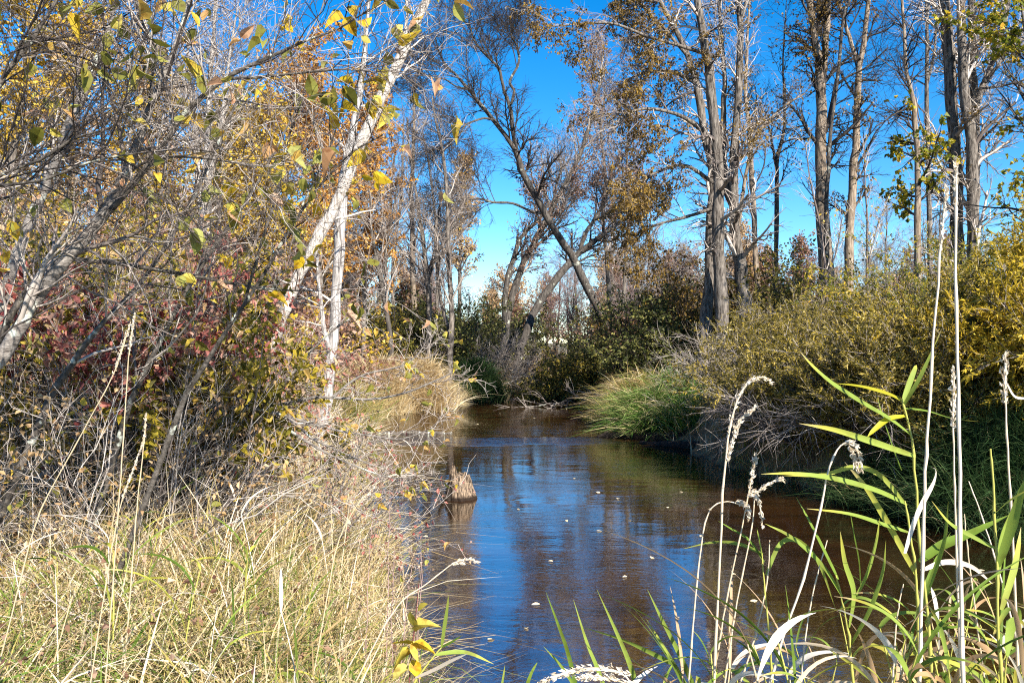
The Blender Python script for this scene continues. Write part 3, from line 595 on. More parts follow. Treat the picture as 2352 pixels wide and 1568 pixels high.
GY = 'autumn trees behind the left bank shrubs'
YL = [dict(n=34, t0=.22, t1=1, length=2.4, ang=.85, up=.2, wig=.14, K=6, rf=.45, fall=.5, S=3), dict(n=9, t0=.15, t1=1, length=1.0, ang=.75, wig=.18, K=5, rf=.6, rmin=.006), dict(n=4, t0=.2, t1=1, length=.45, ang=.7, wig=.18, K=3, rmin=.005)]
def autumn(label, pts, d, leafm, bark, seed, n=6, keep=.8, size=.10, zmax=99, name='autumn_tree', extra=(), levels=YL, dens=None):
    kp = keep if dens is None else dens
    return tree(name, label, 'tree', [px_trunk(pts, d, 0, seed=seed)] + [px_trunk(e, d, .5, ground=False, seed=seed + 9) for e in extra], M[bark], levels, M['twig_grey'],
                [([2, 3], dict(n=n, size=size, ratio=.75, droop=.3, clump=.5, keep=kp, off=.04), M[leafm])], GY, seed)
autumn('tall tree with dense golden yellow leaves at the far left corner', [(-40, 800, 22), (0, 560, 20), (30, 350, 16), (55, 180, 11), (70, 60, 6), (75, 10, 3)], 19, 'lf_yellow', 'bark_grey', 81, n=7)
autumn('yellow tan leaved tree whose rounded top ends right of the tall golden one', [(150, 800, 18), (155, 560, 16), (165, 380, 13), (160, 230, 8), (165, 110, 4)], 22, 'lf_tan', 'bark_tan', 82, n=6)
autumn('yellow leaved tree with pale stems behind the tangle of alder branches', [(330, 800, 14), (325, 600, 13), (345, 420, 10), (335, 300, 6), (345, 190, 3)], 24, 'lf_yellow', 'bark_grey', 83, n=5)
tree('grey_tree', 'bare grey pale barked tree with tangled fine twigs, between the yellow and orange leaved trees', 'tree',
     [px_trunk([(470, 820, 30), (468, 640, 27), (472, 500, 25), (480, 380, 20), (478, 240, 14), (488, 120, 9), (495, 20, 6)], 20, 0, top=1, seed=84), px_trunk([(470, 520, 16), (455, 430, 14), (452, 320, 11), (440, 220, 8), (430, 100, 5)], 20, .4, ground=False, seed=85),
      px_trunk([(478, 420, 12), (500, 330, 10), (515, 230, 8), (530, 110, 5), (545, 20, 3)], 20, -.4, ground=False, seed=86)], M['bark_snag'],
     lv(dict(n=20, length=1.7, ang=.7), dict(n=9, length=.8), dict(n=6, length=.4)), M['twig_pale'], None, GY, 84)
autumn('orange brown leaved tree just left of the dead snag, its tip reaching into blue sky', [(640, 800, 15), (645, 600, 14), (655, 430, 11), (662, 300, 8), (675, 160, 3)], 24, 'lf_orange', 'bark_grey', 87, n=7, dens=lambda p: (np.sin(p[:, 0] * 2.3) + np.sin(p[:, 2] * 1.5 + 1) > -.9))
autumn('small golden yellow tree lower than its orange neighbour, left of the dead snag', [(560, 800, 12), (565, 640, 11), (575, 520, 9), (570, 400, 6), (580, 310, 3)], 21, 'lf_yellow', 'bark_grey', 88, n=6)
autumn('bright orange leaved tree glimpsed between and right of the dead trunks', [(835, 800, 12), (838, 640, 11), (842, 480, 9), (840, 360, 6), (845, 215, 3)], 30, 'lf_orange', 'bark_grey', 89, n=7, size=.12, levels=[dict(YL[0], length=1.7), YL[1], YL[2]])
autumn('yellow orange tree filling the gap left of the upright grey snag', [(730, 800, 12), (735, 640, 11), (728, 480, 9), (735, 360, 6), (740, 225, 3)], 27, 'lf_orange', 'bark_grey', 90, n=6, size=.11)

# ================================================================== WILLOW SHRUBS OF THE RIGHT BANK
GW = 'willow shrubs along the right bank'
WL = [dict(n=11, t0=.15, t1=1, length=.9, ang=.6, up=.1, wig=.14, K=5, rf=.6, rmin=.005, bend=-.03),
      dict(n=7, t0=.15, t1=1, length=.5, ang=.6, wig=.16, K=4, rf=.7, rmin=.0035)]
def willow(label, loc, nstem, L, leafm, seed, zleaf=1.2, n=14, elev=(25, 88), size=.075, keepx=None, droop=-.055, az=None, twig='twig_grey', ratio=.26):
    kf = lambda p: (p[:, 2] > zleaf + .5 * np.sin(p[:, 0] * 2.1 + p[:, 1])) & (rs(seed).random(len(p)) < .85)
    return shrub('willow_shrub', label, 'shrub', loc, nstem, L, elev, WL, M['twig_dark'], M[twig],
                 [([1, 2], dict(n=n, size=size, ratio=ratio, droop=.1, clump=.45, keep=kf, along=.9), M[leafm])], GW, seed, r0=.6, rad=.02, droop=droop, az=az)
willow('olive yellow willow leaning out over the water beside the green tussock', (5.7, 16.8), 52, 1.95, 'lf_willow', 101, 1.15, n=18)
willow('olive willow with dark bare twigs hanging to the water under it', (4.8, 14.4), 60, 1.5, 'lf_willow', 102, 1.0, n=18)
willow('broad yellow leaved willow in the middle of the right bank thicket', (6.2, 15.8), 56, 2.1, 'lf_willow', 103, 1.3)
willow('low willow with mixed olive and golden leaves over black shade by the water', (5.5, 12.8), 56, 1.4, 'lf_willow', 104, .95, n=18)
willow('golden orange willow beside the tall straw stems, its lower leaves hanging', (6.9, 12.9), 56, 2.05, 'lf_willow', 105, 1.15, n=15, size=.085)
willow('bright golden willow with long narrow leaves at the right edge', (7.3, 11.3), 64, 2.7, 'lf_willow_gold', 106, .9, n=18, size=.095, elev=(52, 89))
willow('tall olive yellow willow rising behind the golden ones', (8.2, 14.7), 54, 3.2, 'lf_maple', 107, 1.5, n=15, elev=(50, 89))
willow('yellowish willow behind the thicket, below the stout forked trunk', (8.0, 19.5), 50, 2.5, 'lf_willow', 108, 1.2)
willow('sparse willow of brown twigs below the slim pale trunk', (6.3, 20.5), 44, 2.3, 'lf_willow', 109, 1.3, n=6)
willow('willow with thin yellow leaves behind the thicket near the big double trunk', (11.0, 20), 54, 3.4, 'lf_willow', 110, 1.2)
shrub('bare_shrub', 'tangle of bare grey twigs at the foot of the twin trunked leafy tree', 'shrub', (5.2, 21.2), 44, 1.9, (20, 80), WL, M['twig_pale'], M['twig_pale'], None, GW, 111, r0=.5, rad=.014)
for k, (x, y, s_, lb) in enumerate([(7.6, 23, .9, 'bare whitish sapling standing in the willow thicket, forked low'), (8.9, 22, 1.0, 'thin pale sapling in the willow thicket, right of the low forked sapling')]):
    b0 = P3(1905 + 100 * k, 640, y); g0 = P3(1905 + 100 * k, 720, y)
    tree('sapling', lb, 'sapling', [px_trunk([(1900 + 95 * k, 720, 6), (1896 + 95 * k, 620, 5.5), (1884 + 108 * k, 520, 5), (1862 + 125 * k, 420, 3), (1850 + 135 * k, 330, 2)], 20 - k, 0, seed=112 + k), px_trunk([(1896 + 95 * k, 640, 4), (1920 + 80 * k, 580, 3), (1935 + 85 * k, 500, 2)], 20 - k, 0, ground=False, seed=115 + k)],
         M['twig_pale'], [dict(n=12, t0=.3, t1=1, length=.9, ang=.5, up=.2, wig=.12, K=5, rmin=.005), dict(n=6, t0=.2, t1=1, length=.4, ang=.6, K=4, rmin=.004)], M['twig_pale'],
         [([2], dict(n=1, size=.08, keep=.4), M['lf_yellow'])], None, 113 + k)

# ================================================================== BUSHES AT THE BEND (in the shade of the trees)
GB = 'leafy bushes round the stream bend'
BL = [dict(n=10, t0=.2, t1=1, length=1.2, ang=.7, up=.1, wig=.16, K=5, rf=.6, rmin=.008), dict(n=7, t0=.15, t1=1, length=.55, ang=.7, wig=.18, K=4, rmin=.006)]
def bush(label, x, y, nstem, L, leafm, seed, n=5, elev=(35, 88), size=.105, keep=.75, name='leafy_bush', twig='twig_dark', zmin=None, droop=-.05, az=None, ratio=.7, group=GB):
    return shrub(name, label, 'bush', (x, y), nstem, L, elev, BL, M['twig_dark'], M[twig],
                 [([1, 2], dict(n=n, size=size, ratio=ratio, droop=.3, clump=.45, keep=keep, off=.05), M[leafm])], group, seed, r0=.9, rad=.025, droop=droop, az=az)
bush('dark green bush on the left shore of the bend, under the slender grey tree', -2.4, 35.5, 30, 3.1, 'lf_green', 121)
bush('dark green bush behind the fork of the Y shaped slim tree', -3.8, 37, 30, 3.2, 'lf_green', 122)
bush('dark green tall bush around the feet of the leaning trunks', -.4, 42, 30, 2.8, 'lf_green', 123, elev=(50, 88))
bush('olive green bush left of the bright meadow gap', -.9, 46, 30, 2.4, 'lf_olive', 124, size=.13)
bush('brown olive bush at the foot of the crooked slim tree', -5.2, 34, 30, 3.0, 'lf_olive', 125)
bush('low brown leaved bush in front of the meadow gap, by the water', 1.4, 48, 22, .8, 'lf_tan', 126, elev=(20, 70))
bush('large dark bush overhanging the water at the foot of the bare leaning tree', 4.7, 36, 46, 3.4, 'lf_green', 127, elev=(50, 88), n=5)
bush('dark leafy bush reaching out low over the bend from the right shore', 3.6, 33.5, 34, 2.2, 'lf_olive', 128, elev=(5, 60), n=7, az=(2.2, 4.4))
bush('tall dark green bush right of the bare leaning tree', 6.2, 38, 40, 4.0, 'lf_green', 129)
bush('rusty brown tall bush between the leaning trees and the twin trunked tree', 6.6, 34, 40, 4.2, 'lf_rust', 130, n=4, keep=.5)
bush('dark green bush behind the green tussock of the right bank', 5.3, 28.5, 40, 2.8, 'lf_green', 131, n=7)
bush('brown twiggy bush left of the twin trunked tree', 5.9, 29, 40, 4.2, 'lf_brown', 132, n=5, keep=.6)
bush('dull green bush behind the willow thicket at its left end', 8.6, 28, 40, 4.0, 'lf_olive', 133)
shrub('bare_shrub', 'dead grey brown brush hanging over the dark grass clump of the left shore', 'bush', (-.9, 36), 60, 2.2, (5, 70), BL, M['twig_grey'], M['twig_grey'], None, GB, 134, r0=.9, rad=.015, droop=-.1)

# fallen branches lying in the bend
GF = 'fallen branches in the water of the bend'
for k, (x, y, az0, lb) in enumerate([(2.9, 34, 2.7, 'dark fallen branch with many side twigs lying in the water below the overhanging bush'), (3.0, 29.5, 2.9, 'fallen grey branch trailing in the stream behind the green tussock'), (2.5, 38, 3.0, 'low fallen branch across the far water of the bend')]):
    g = rs(140 + k); d = np.array([math.cos(az0), math.sin(az0) * .4, 0]); t = np.linspace(0, 1, 14)[:, None]
    P = np.array([x + .8, y, .55]) + t * d * 3.6 + np.array([0, 0, -.6]) * t + .05 * g.normal(size=(14, 3)); P[:, 2] = np.maximum(P[:, 2], .0)
    root = thing('fallen_branch', P[0], lb, 'fallen branch', GF); stem = (P[None], np.linspace(.05, .015, 14)[None], 6)
    link_mesh('limb', *tubes([stem])[:2], M['bark_dark'], root)
    b1 = sprout(g, [stem], n=16, t0=.1, t1=1, length=1.3, ang=.9, up=.1, wig=.2, K=5, rmin=.008, zmin=-.05); b2 = sprout(g, [b1], n=6, t0=.1, t1=1, length=.6, ang=.8, wig=.2, K=4, rmin=.006, zmin=-.05)
    V, Fq, rn = tubes([b1, b2]); link_mesh('twigs', V, Fq, M['twig_grey' if k else 'twig_dark'], root, rnd=rn)

# ================================================================== GRASS CLUMPS ON THE SHORES
GT = 'grass clumps along the stream'
tussock('green and straw coloured grass clump hanging to the water on the right bank', 3.7, 21.4, 1.1, 1.4, .55, 6500, M['grass_green'], 151, az=4.0, group=GT, mound=.85, curve=1.15, lean=.8, width=.022)
tussock('straw coloured grass clump behind the green one on the right bank', 3.4, 24.2, .9, 1.5, .7, 3600, M['grass_mix'], 152, az=3.6, group=GT, mound=.8, curve=1.0, width=.024)
tussock('short bright green grass clump at the water below the willow edge', 4.1, 20.0, .7, .8, .5, 2600, M['grass_green'], 153, az=4.2, group=GT, mound=.35, curve=.9, width=.02)
tussock('golden dry grass clump on the left shore, furthest out into the water', -2.75, 28.7, .8, 1.0, .75, 4200, M['grass_dry'], 154, az=-1.0, group=GT, mound=.6, curve=.8, width=.024)
tussock('golden dry grass clump set back on the left shore', -4.2, 27.4, .9, 1.2, .8, 4200, M['grass_dry'], 155, az=-1.0, group=GT, mound=.55, curve=.7, width=.022)
tussock('yellowish grass clump on the left shore nearest the dead snag', -4.5, 23.2, .8, 1.6, .7, 3600, M['grass_mix'], 156, az=-.8, group=GT, mound=.4, curve=.8, width=.02)
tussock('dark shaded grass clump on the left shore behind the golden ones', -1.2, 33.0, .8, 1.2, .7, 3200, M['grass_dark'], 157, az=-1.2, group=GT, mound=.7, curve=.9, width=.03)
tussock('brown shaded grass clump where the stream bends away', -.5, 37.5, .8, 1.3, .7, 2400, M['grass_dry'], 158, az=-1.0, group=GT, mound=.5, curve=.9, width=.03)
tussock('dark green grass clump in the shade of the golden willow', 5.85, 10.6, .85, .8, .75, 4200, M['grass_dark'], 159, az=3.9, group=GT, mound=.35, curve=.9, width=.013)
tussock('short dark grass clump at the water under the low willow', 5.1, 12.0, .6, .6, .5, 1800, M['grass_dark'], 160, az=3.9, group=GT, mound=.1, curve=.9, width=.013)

# logs
def log(name, label, pts, mat, seed, cat='log', S=9):
    g = rs(seed); s = spline(pts, 26); P = s[:, :3] + .012 * g.normal(size=(26, 3)); R = s[:, 3] * (1 + .13 * g.normal(size=26)); R[0] *= .4; R[-1] *= .3
    return tag(link_mesh(name, *tubes([(P[None], R[None], S)])[:2], mat, loc=P[0]), label, cat)
log('sunken_log', 'dark wet log at the water edge below the green grass clump', [(1.95, 20.5, .0, .05), (2.5, 20.3, .05, .09), (3.1, 19.8, .07, .12), (3.9, 19.2, .1, .14)], M['stump_dark'], 161)
log('sunken_log', 'second dark log half under the twigs of the overhanging willow', [(2.75, 19.2, .0, .05), (3.3, 18.6, .03, .08), (4.1, 17.9, .1, .1)], M['stump_dark'], 162)
log('sunken_log', 'long thin branch lying flush with the water left of the riffle', [(-3.6, 21.0, .05, .05), (-2.8, 21.1, .03, .05), (-2.0, 21.2, .02, .04), (-1.4, 21.3, .0, .02)], M['bark_alder_dark'], 163)

# ================================================================== STUMP IN THE STREAM
g = rs(170); dst = 12.4; b0 = P3(1060, 1145, dst); b0[2] = 0
root = thing('tree_stump', b0, 'jagged broken stump of pale brown wood standing in the stream', 'tree stump')
S = 28; hs_ = np.array([-.25, -.02, .06, .14, .22, .29, .34]); VV = []
th = np.arange(S) / S * 2 * math.pi
lob = 1 + .10 * np.sin(3 * th + 1) + .06 * np.sin(7 * th) + .05 * g.normal(size=S)
topz = .35 + .045 * np.sin(2 * th + 2.5) + .045 * g.normal(size=S)
for k, h in enumerate(hs_):
    r = np.interp(h, [-.25, 0, .1, .36], [.215, .182, .155, .122]) * (1 + (lob - 1) * (1.2 - k * .05)) * (1 + .015 * g.normal(size=S))
    VV.append(np.stack([b0[0] + r * np.cos(th) - .10 * max(h, 0), b0[1] + r * np.sin(th), np.full(S, h)], -1))
for (rr, dz) in ((.118, 0), (.09, -.02), (.055, -.10), (.0, -.14)):
    zt = np.maximum(topz + dz * (1 + .4 * g.normal(size=S)), .2) if rr else np.full(S, .2)
    VV.append(np.stack([b0[0] + rr * lob * np.cos(th) - .036, b0[1] + rr * lob * np.sin(th), zt], -1))
V = np.concatenate(VV); nr = len(VV); k, s = np.meshgrid(np.arange(nr - 1), np.arange(S), indexing='ij')
q = np.stack([k * S + s, k * S + (s + 1) % S, (k + 1) * S + (s + 1) % S, (k + 1) * S + s], -1).reshape(-1, 4)
link_mesh('stump_body', V, [q], M['stump'], root, smooth=False)
P = spline([(b0[0] - .13, b0[1] - .02, -.15), (b0[0] - .16, b0[1] - .04, .06), (b0[0] - .15, b0[1], .18), (b0[0] - .10, b0[1], .28)], 9)
link_mesh('side_root', *tubes([(P[None], np.array([[.085, .085, .075, .07, .06, .055, .05, .04, .015]]) * (1 + .15 * g.normal(size=(1, 9))), 7)])[:2], M['stump_dark'], root)
st = (np.stack([spline([(b0[0] - .14, b0[1] - .05, .0), (b0[0] - .22, b0[1] - .1, .05), (b0[0] - .29, b0[1] - .1, .12), (b0[0] - .30, b0[1] - .1, .2)], 7)]), np.linspace(.05, .014, 7)[None], 6)
tw = sprout(g, [st], n=5, t0=.2, t1=1, length=.10, ang=.9, K=4, rmin=.005)
V, Fq, rn = tubes([st, tw]); link_mesh('broken_root', V, Fq, M['stump_dark'], root)

# leaves adrift on the water
proto = None; g = rs(175)
spots = [(1188, 1170), (1300, 1195), (1420, 1145), (1530, 1165), (1495, 1283), (1240, 1388), (1210, 1445), (1120, 1470), (1045, 1090), (980, 1230), (1370, 1220), (1450, 1195), (1610, 1230), (1320, 1100), (1560, 1130), (1230, 960), (1150, 950), (1300, 940), (1680, 1320), (1740, 1380), (1560, 1420), (1440, 1325), (1005, 1130), (990, 955), (1100, 975), (1635, 1170), (1370, 1130), (1270, 1290), (2200, 1290), (2260, 1310)]
for k, (px, py) in enumerate(spots):
    d = EYE * F / (py - CY); x = (px - CX) / F * d
    if proto is None:
        t, f = SHAPED; Vl = t * np.array([.085, .055, .03]) + np.array([x, d, .008])
        proto = tag(link_mesh('floating_leaf', Vl, [f], M['float'], loc=(x, d, 0), rnd=np.full(len(Vl), .75), smooth=False), 'small pale fallen leaf floating on the open stream water', 'leaf', 'fallen leaves drifting on the stream'); o = proto
    else:
        o = proto.copy(); col.objects.link(o)
    o.location = (x, d, 0); o.rotation_euler = (g.normal() * .12, g.normal() * .12, g.uniform(0, 6.3)); s_ = g.uniform(.5, 1.0); o.scale = (s_, s_, 1)

# ================================================================== FAR WOODS (copies of a few kinds)
GFAR = 'trees of the far woods'
g = rs(300)
FARL = [dict(n=20, t0=.2, t1=1, length=2.6, ang=.6, up=.25, wig=.13, K=6, rf=.45, fall=.5, rmin=.014), dict(n=8, t0=.15, t1=1, length=1.1, ang=.65, wig=.18, K=4, rmin=.010), dict(n=5, t0=.15, t1=1, length=.55, ang=.65, wig=.2, K=3, rmin=.008)]
def wtrunk(x, y, h, r, seed, lean=0.3):
    q = rs(seed); n = 14; t = np.linspace(0, 1, n); z = float(ground_z(x, y)) - .1
    P = np.stack([x + lean * t * h * .15 + np.cumsum(q.normal(size=n)) * .05, y + np.cumsum(q.normal(size=n)) * .05, z + t * h], -1)
    return (P[None], (r * (1 - .8 * t))[None], 7)
protos = []
far_kinds = [('far_tree', 'slim bare grey tree of the far woods beyond the stream bend', 9.5, .12, 'bark_grey', 'twig_grey', None),
             ('far_tree', 'bare brown tree of the far woods beyond the stream bend', 8, .12, 'bark_dark', 'twig_purple', None),
             ('far_tree', 'tan leaved tree of the far woods beyond the stream bend', 7.5, .12, 'bark_tan', 'twig_grey', ('lf_tan', 5)),
             ('far_tree', 'rusty leaved tree of the far woods beyond the stream bend', 7, .12, 'bark_grey', 'twig_purple', ('lf_rust', 4)),
             ('far_tree', 'yellow leaved tree of the far woods beyond the left bank', 9, .14, 'bark_grey', 'twig_grey', ('lf_yellow', 5))]
far_spots = {0: [], 1: [], 2: [], 3: [], 4: []}
for k in range(105):
    y = g.uniform(50, 95); px = g.uniform(780, 2420); x = (px - CX) / F * y
    far_spots[int(g.choice([0, 0, 0, 1, 1, 2, 3]))].append((x, y))
for k in range(46):
    y = g.uniform(30, 70); px = g.uniform(-150, 820); x = (px - CX) / F * y
    far_spots[int(g.choice([4, 4, 2, 0, 0, 4, 3]))].append((x, y))
for k, (nm, lb, h, r, bk, tw, lf) in enumerate(far_kinds):
    x, y = far_spots[k][0]
    leaf = [([2, 3], dict(n=lf[1], size=.16, ratio=.75, keep=.75, off=.05, clump=.5), M[lf[0]])] if lf else None
    pr = tree(nm, lb, 'tree', [wtrunk(x, y, h, r, 310 + k), wtrunk(x + .3, y + .2, h * .8, r * .6, 320 + k, -.6)], M[bk], FARL, M[tw], leaf, GFAR, 330 + k)
    for (x, y) in far_spots[k][1:]:
        s_ = g.uniform(.7, 1.15); dup(pr, (x, y, float(ground_z(x, y)) - .1), g.uniform(0, 6.3), (s_, s_, s_ * g.uniform(.9, 1.15)), lb, GFAR)
GUN = 'undergrowth bushes of the far woods'
ukinds = [('dull olive undergrowth bush among the far trees', 'lf_olive', 5), ('tan brown undergrowth bush among the far trees', 'lf_tan', 4), ('rusty pinkish undergrowth bush among the far trees', 'lf_rust', 3)]
for k, (lb, lf, n_) in enumerate(ukinds):
    pr = None
    for m_ in range(26):
        y = g.uniform(44, 80); px = g.uniform(820, 2420); x = (px - CX) / F * y
        if 1150 < px < 1400 and y < 78: continue          # the meadow gap stays open
        if pr is None:
            pr = shrub('undergrowth_bush', lb, 'bush', (x, y), 24, 3.0, (30, 88), BL, M['twig_dark'], M['twig_purple'], [([1, 2], dict(n=n_, size=.17, ratio=.7, clump=.5, keep=.7, off=.06), M[lf])], GUN, 350 + k, r0=.9, rad=.02)
        else:
            s_ = g.uniform(.6, 1.1); dup(pr, (x, y, float(ground_z(x, y)) - .05), g.uniform(0, 6.3), s_, lb, GUN)
# left bank, middle distance: undergrowth under the yellow trees
GLU = 'undergrowth bushes behind the left bank shrubs'
ukinds = [('yellow leaved undergrowth bush behind the alder tangle', 'lf_yellow', 6, [(-7.5, 16), (-11.5, 19), (-9, 21), (-15, 22), (-6.5, 19), (-13, 27), (-18, 30), (-9.5, 29)]),
          ('pinkish brown undergrowth bush behind the alder tangle', 'lf_rust', 5, [(-6, 15.5), (-9.5, 15), (-13, 18), (-7.5, 25), (-17, 25)]),
          ('tan undergrowth bush behind the alder tangle', 'lf_tan', 5, [(-8, 13), (-11, 24), (-8.5, 34), (-14.5, 20)])]
for k, (lb, lf, n_, sp) in enumerate(ukinds):
    pr = None
    for (x, y) in sp:
        if pr is None:
            pr = shrub('undergrowth_bush', lb, 'bush', (x, y), 34, 3.4, (30, 88), BL, M['twig_purple'], M['twig_purple'], [([1, 2], dict(n=n_, size=.10, ratio=.7, clump=.5, keep=.8, off=.05), M[lf])], GLU, 360 + k, r0=.9, rad=.02)
        else:
            s_ = g.uniform(.8, 1.15); dup(pr, (x, y, float(ground_z(x, y)) - .05), g.uniform(0, 6.3), s_, lb, GLU)

# ================================================================== LEFT FOREGROUND SHRUBS
AL = [dict(n=13, t0=.1, t1=1, length=1.0, ang=.7, up=.12, wig=.16, K=7, rf=.5, rmin=.0035, S=4),
      dict(n=8, t0=.1, t1=1, length=.48, ang=.75, up=.05, wig=.2, K=5, rf=.65, rmin=.0022),
      dict(n=4, t0=.2, t1=1, length=.22, ang=.75, wig=.2, K=4, rf=.7, rmin=.0016)]
def alder(label, trunks, bark, twig, seed, leaf, levels=AL, limbs=(), name='alder_shrub', cat='shrub', catkins=True, limb_bark=None):
    root = tree(name, label, cat, trunks, M[bark], levels, M[twig], leaf, None, seed, limbs, M[limb_bark] if limb_bark else None)
    return root
d1 = 4.6
alder('large alder with thick lichen spotted grey stem leaning right, sparse ribbed leaves',
      [px_trunk([(-20, 850, 34), (33, 773, 32), (67, 710, 30), (133, 620, 29), (217, 523, 28), (290, 394, 22), (327, 300, 18), (360, 213, 16), (400, 117, 14), (430, 20, 11), (440, -40, 9)], d1, .3, n=30, top=.5, seed=201)], 'bark_alder', 'twig_grey', 201,
      [([2, 3], dict(n=2, size=.085, ratio=.62, templ=SHAPED, droop=.5, clump=.3, kt=.04, tmin=.6, flat=.3), M['lf_alder'])],
      limbs=[px_trunk([(240, 500, 15), (300, 430, 14), (383, 323, 13), (423, 260, 12), (520, 180, 11), (617, 133, 9), (700, 95, 6), (784, 63, 4), (850, 20, 3)], d1, -.2, ground=False, seed=202),
             px_trunk([(520, 181, 8), (590, 178, 7), (690, 168, 5), (784, 160, 4), (850, 165, 2.5)], d1 - .1, -.2, ground=False, seed=203),
             px_trunk([(345, 225, 9), (352, 150, 8), (348, 90, 8), (325, 50, 6), (310, 0, 5), (305, -40, 4)], d1 + .1, .2, ground=False, seed=204),
             px_trunk([(290, 400, 8), (330, 375, 7), (400, 360, 6), (500, 368, 4), (590, 385, 2.5)], d1 + .1, -.4, ground=False, seed=205)], limb_bark='bark_alder_dark')
alder('pale grey alder stem leaning right at the far left, behind the lichen spotted one',
      [px_trunk([(20, 640, 24), (87, 467, 22), (120, 393, 21), (143, 327, 20), (180, 240, 18), (213, 167, 15), (243, 87, 12), (263, 20, 9), (270, -40, 7)], 6.2, .2, n=26, top=.5, seed=206)], 'bark_alder', 'twig_grey', 206,
      [([2, 3], dict(n=2, size=.085, ratio=.62, templ=SHAPED, droop=.5, clump=.3, kt=.04, tmin=.6), M['lf_alder'])])
alder('alder with dark thin crooked stems crossing the left edge of the view',
      [px_trunk([(-60, 300, 12), (0, 190, 11), (60, 110, 11), (100, 50, 9), (130, 0, 8), (150, -40, 6)], 4.3, .1, ground=False, seed=207),
       px_trunk([(-120, 900, 16), (-80, 640, 15), (-60, 470, 13), (0, 404, 8), (93, 367, 7), (167, 320, 6), (233, 300, 4)], 4.2, -.2, seed=208),
       px_trunk([(-90, 700, 13), (-50, 440, 10), (0, 427, 8), (100, 413, 6.5), (213, 370, 5), (330, 350, 3)], 4.1, -.2, ground=False, seed=209)], 'bark_alder_dark', 'twig_dark', 207,
      [([2, 3], dict(n=2, size=.08, ratio=.62, templ=SHAPED, droop=.5, clump=.3, kt=.04, tmin=.6), M['lf_alder'])])
alder('alder with a long dark limb reaching right at mid height, above the red shrub leaves',
      [px_trunk([(-60, 900, 18), (40, 700, 14), (127, 603, 11), (227, 601, 10), (300, 610, 9.5), (400, 626, 9), (547, 653, 7), (650, 666, 4), (720, 668, 2.5)], 5.2, -.1, n=28, seed=210),
       px_trunk([(120, 900, 16), (220, 760, 12), (330, 640, 10), (430, 480, 8), (500, 330, 6), (560, 200, 4), (620, 90, 3)], 5.6, .4, n=26, seed=211),
       px_trunk([(300, 920, 14), (380, 760, 11), (470, 600, 9), (560, 470, 7), (640, 330, 5), (700, 210, 3)], 6.0, .2, n=26, seed=212)], 'bark_alder_dark', 'twig_grey', 210,
      [([2, 3], dict(n=2, size=.08, ratio=.62, templ=SHAPED, droop=.5, clump=.3, kt=.04, tmin=.6), M['lf_alder'])])
alder('low alder spreading its leafy branches right, out over the water',
      [px_trunk([(200, 1010, 15), (373, 930, 13), (549, 912, 11), (636, 930, 10), (724, 912, 8), (846, 917, 6), (927, 903, 5), (986, 880, 4), (1024, 863, 3), (1067, 838, 2.5)], 7.2, -.3, n=30, seed=213),
       px_trunk([(260, 980, 14), (420, 940, 11), (549, 937, 10), (612, 944, 9), (671, 965, 7), (717, 1007, 5), (790, 1040, 4), (860, 1070, 3)], 7.0, -.3, ground=False, n=24, seed=214),
       px_trunk([(600, 935, 8), (682, 846, 6), (730, 790, 5), (790, 740, 4), (850, 720, 2.5)], 7.1, -.2, ground=False, seed=215),
       px_trunk([(760, 915, 6), (829, 863, 5), (917, 842, 4), (952, 821, 3), (972, 795, 2)], 6.9, -.2, ground=False, seed=216),
       px_trunk([(640, 950, 8), (760, 985, 6), (850, 1000, 5), (920, 1008, 3.5), (975, 990, 2.5), (1000, 985, 2)], 6.9, -.2, ground=False, seed=217),
       px_trunk([(660, 985, 7), (750, 1040, 5), (830, 1075, 4), (890, 1095, 3), (945, 1098, 2)], 6.7, -.2, ground=False, seed=218),
       px_trunk([(420, 960, 9), (407, 880, 8), (427, 823, 8), (463, 763, 7), (500, 690, 5), (560, 600, 3)], 7.1, .1, ground=False, seed=219)], 'bark_alder', 'twig_pale', 213,
      [([2, 3], dict(n=2, size=.058, ratio=.62, templ=SHAPED, droop=.5, clump=.3, kt=.055, tmin=.6, lo=.2), M['lf_alder'])],
      levels=[dict(AL[0], n=9, length=.42, bend=-.02, t0=.1, fall=.6), dict(AL[1], n=6, length=.24), dict(AL[2], length=.13)])
# bright yellow leaved branches in front of the dead snag
alder('alder sprays with the largest bright yellow leaves, in front of the dead snag',
      [px_trunk([(430, 900, 12), (520, 760, 10), (600, 640, 8), (670, 520, 7), (740, 420, 5), (810, 350, 4), (880, 310, 2.5)], 5.0, -.3, n=26, seed=220),
       px_trunk([(560, 700, 7), (600, 560, 6), (640, 430, 5), (660, 330, 3), (690, 240, 2)], 5.0, .1, ground=False, seed=221),
       px_trunk([(690, 480, 5), (760, 330, 4), (790, 220, 4), (800, 120, 3), (770, 40, 2)], 4.9, -.2, ground=False, seed=222)], 'bark_alder_dark', 'twig_dark', 220,
      [([2, 3], dict(n=2, size=.095, ratio=.66, templ=SHAPED, droop=.5, clump=.5, kt=.13, tmin=.6, along=.3), M['lf_yel_near'])],
      levels=[dict(AL[0], n=7, length=.6), dict(AL[1], n=5, length=.32), dict(AL[2], n=3, length=.14)])

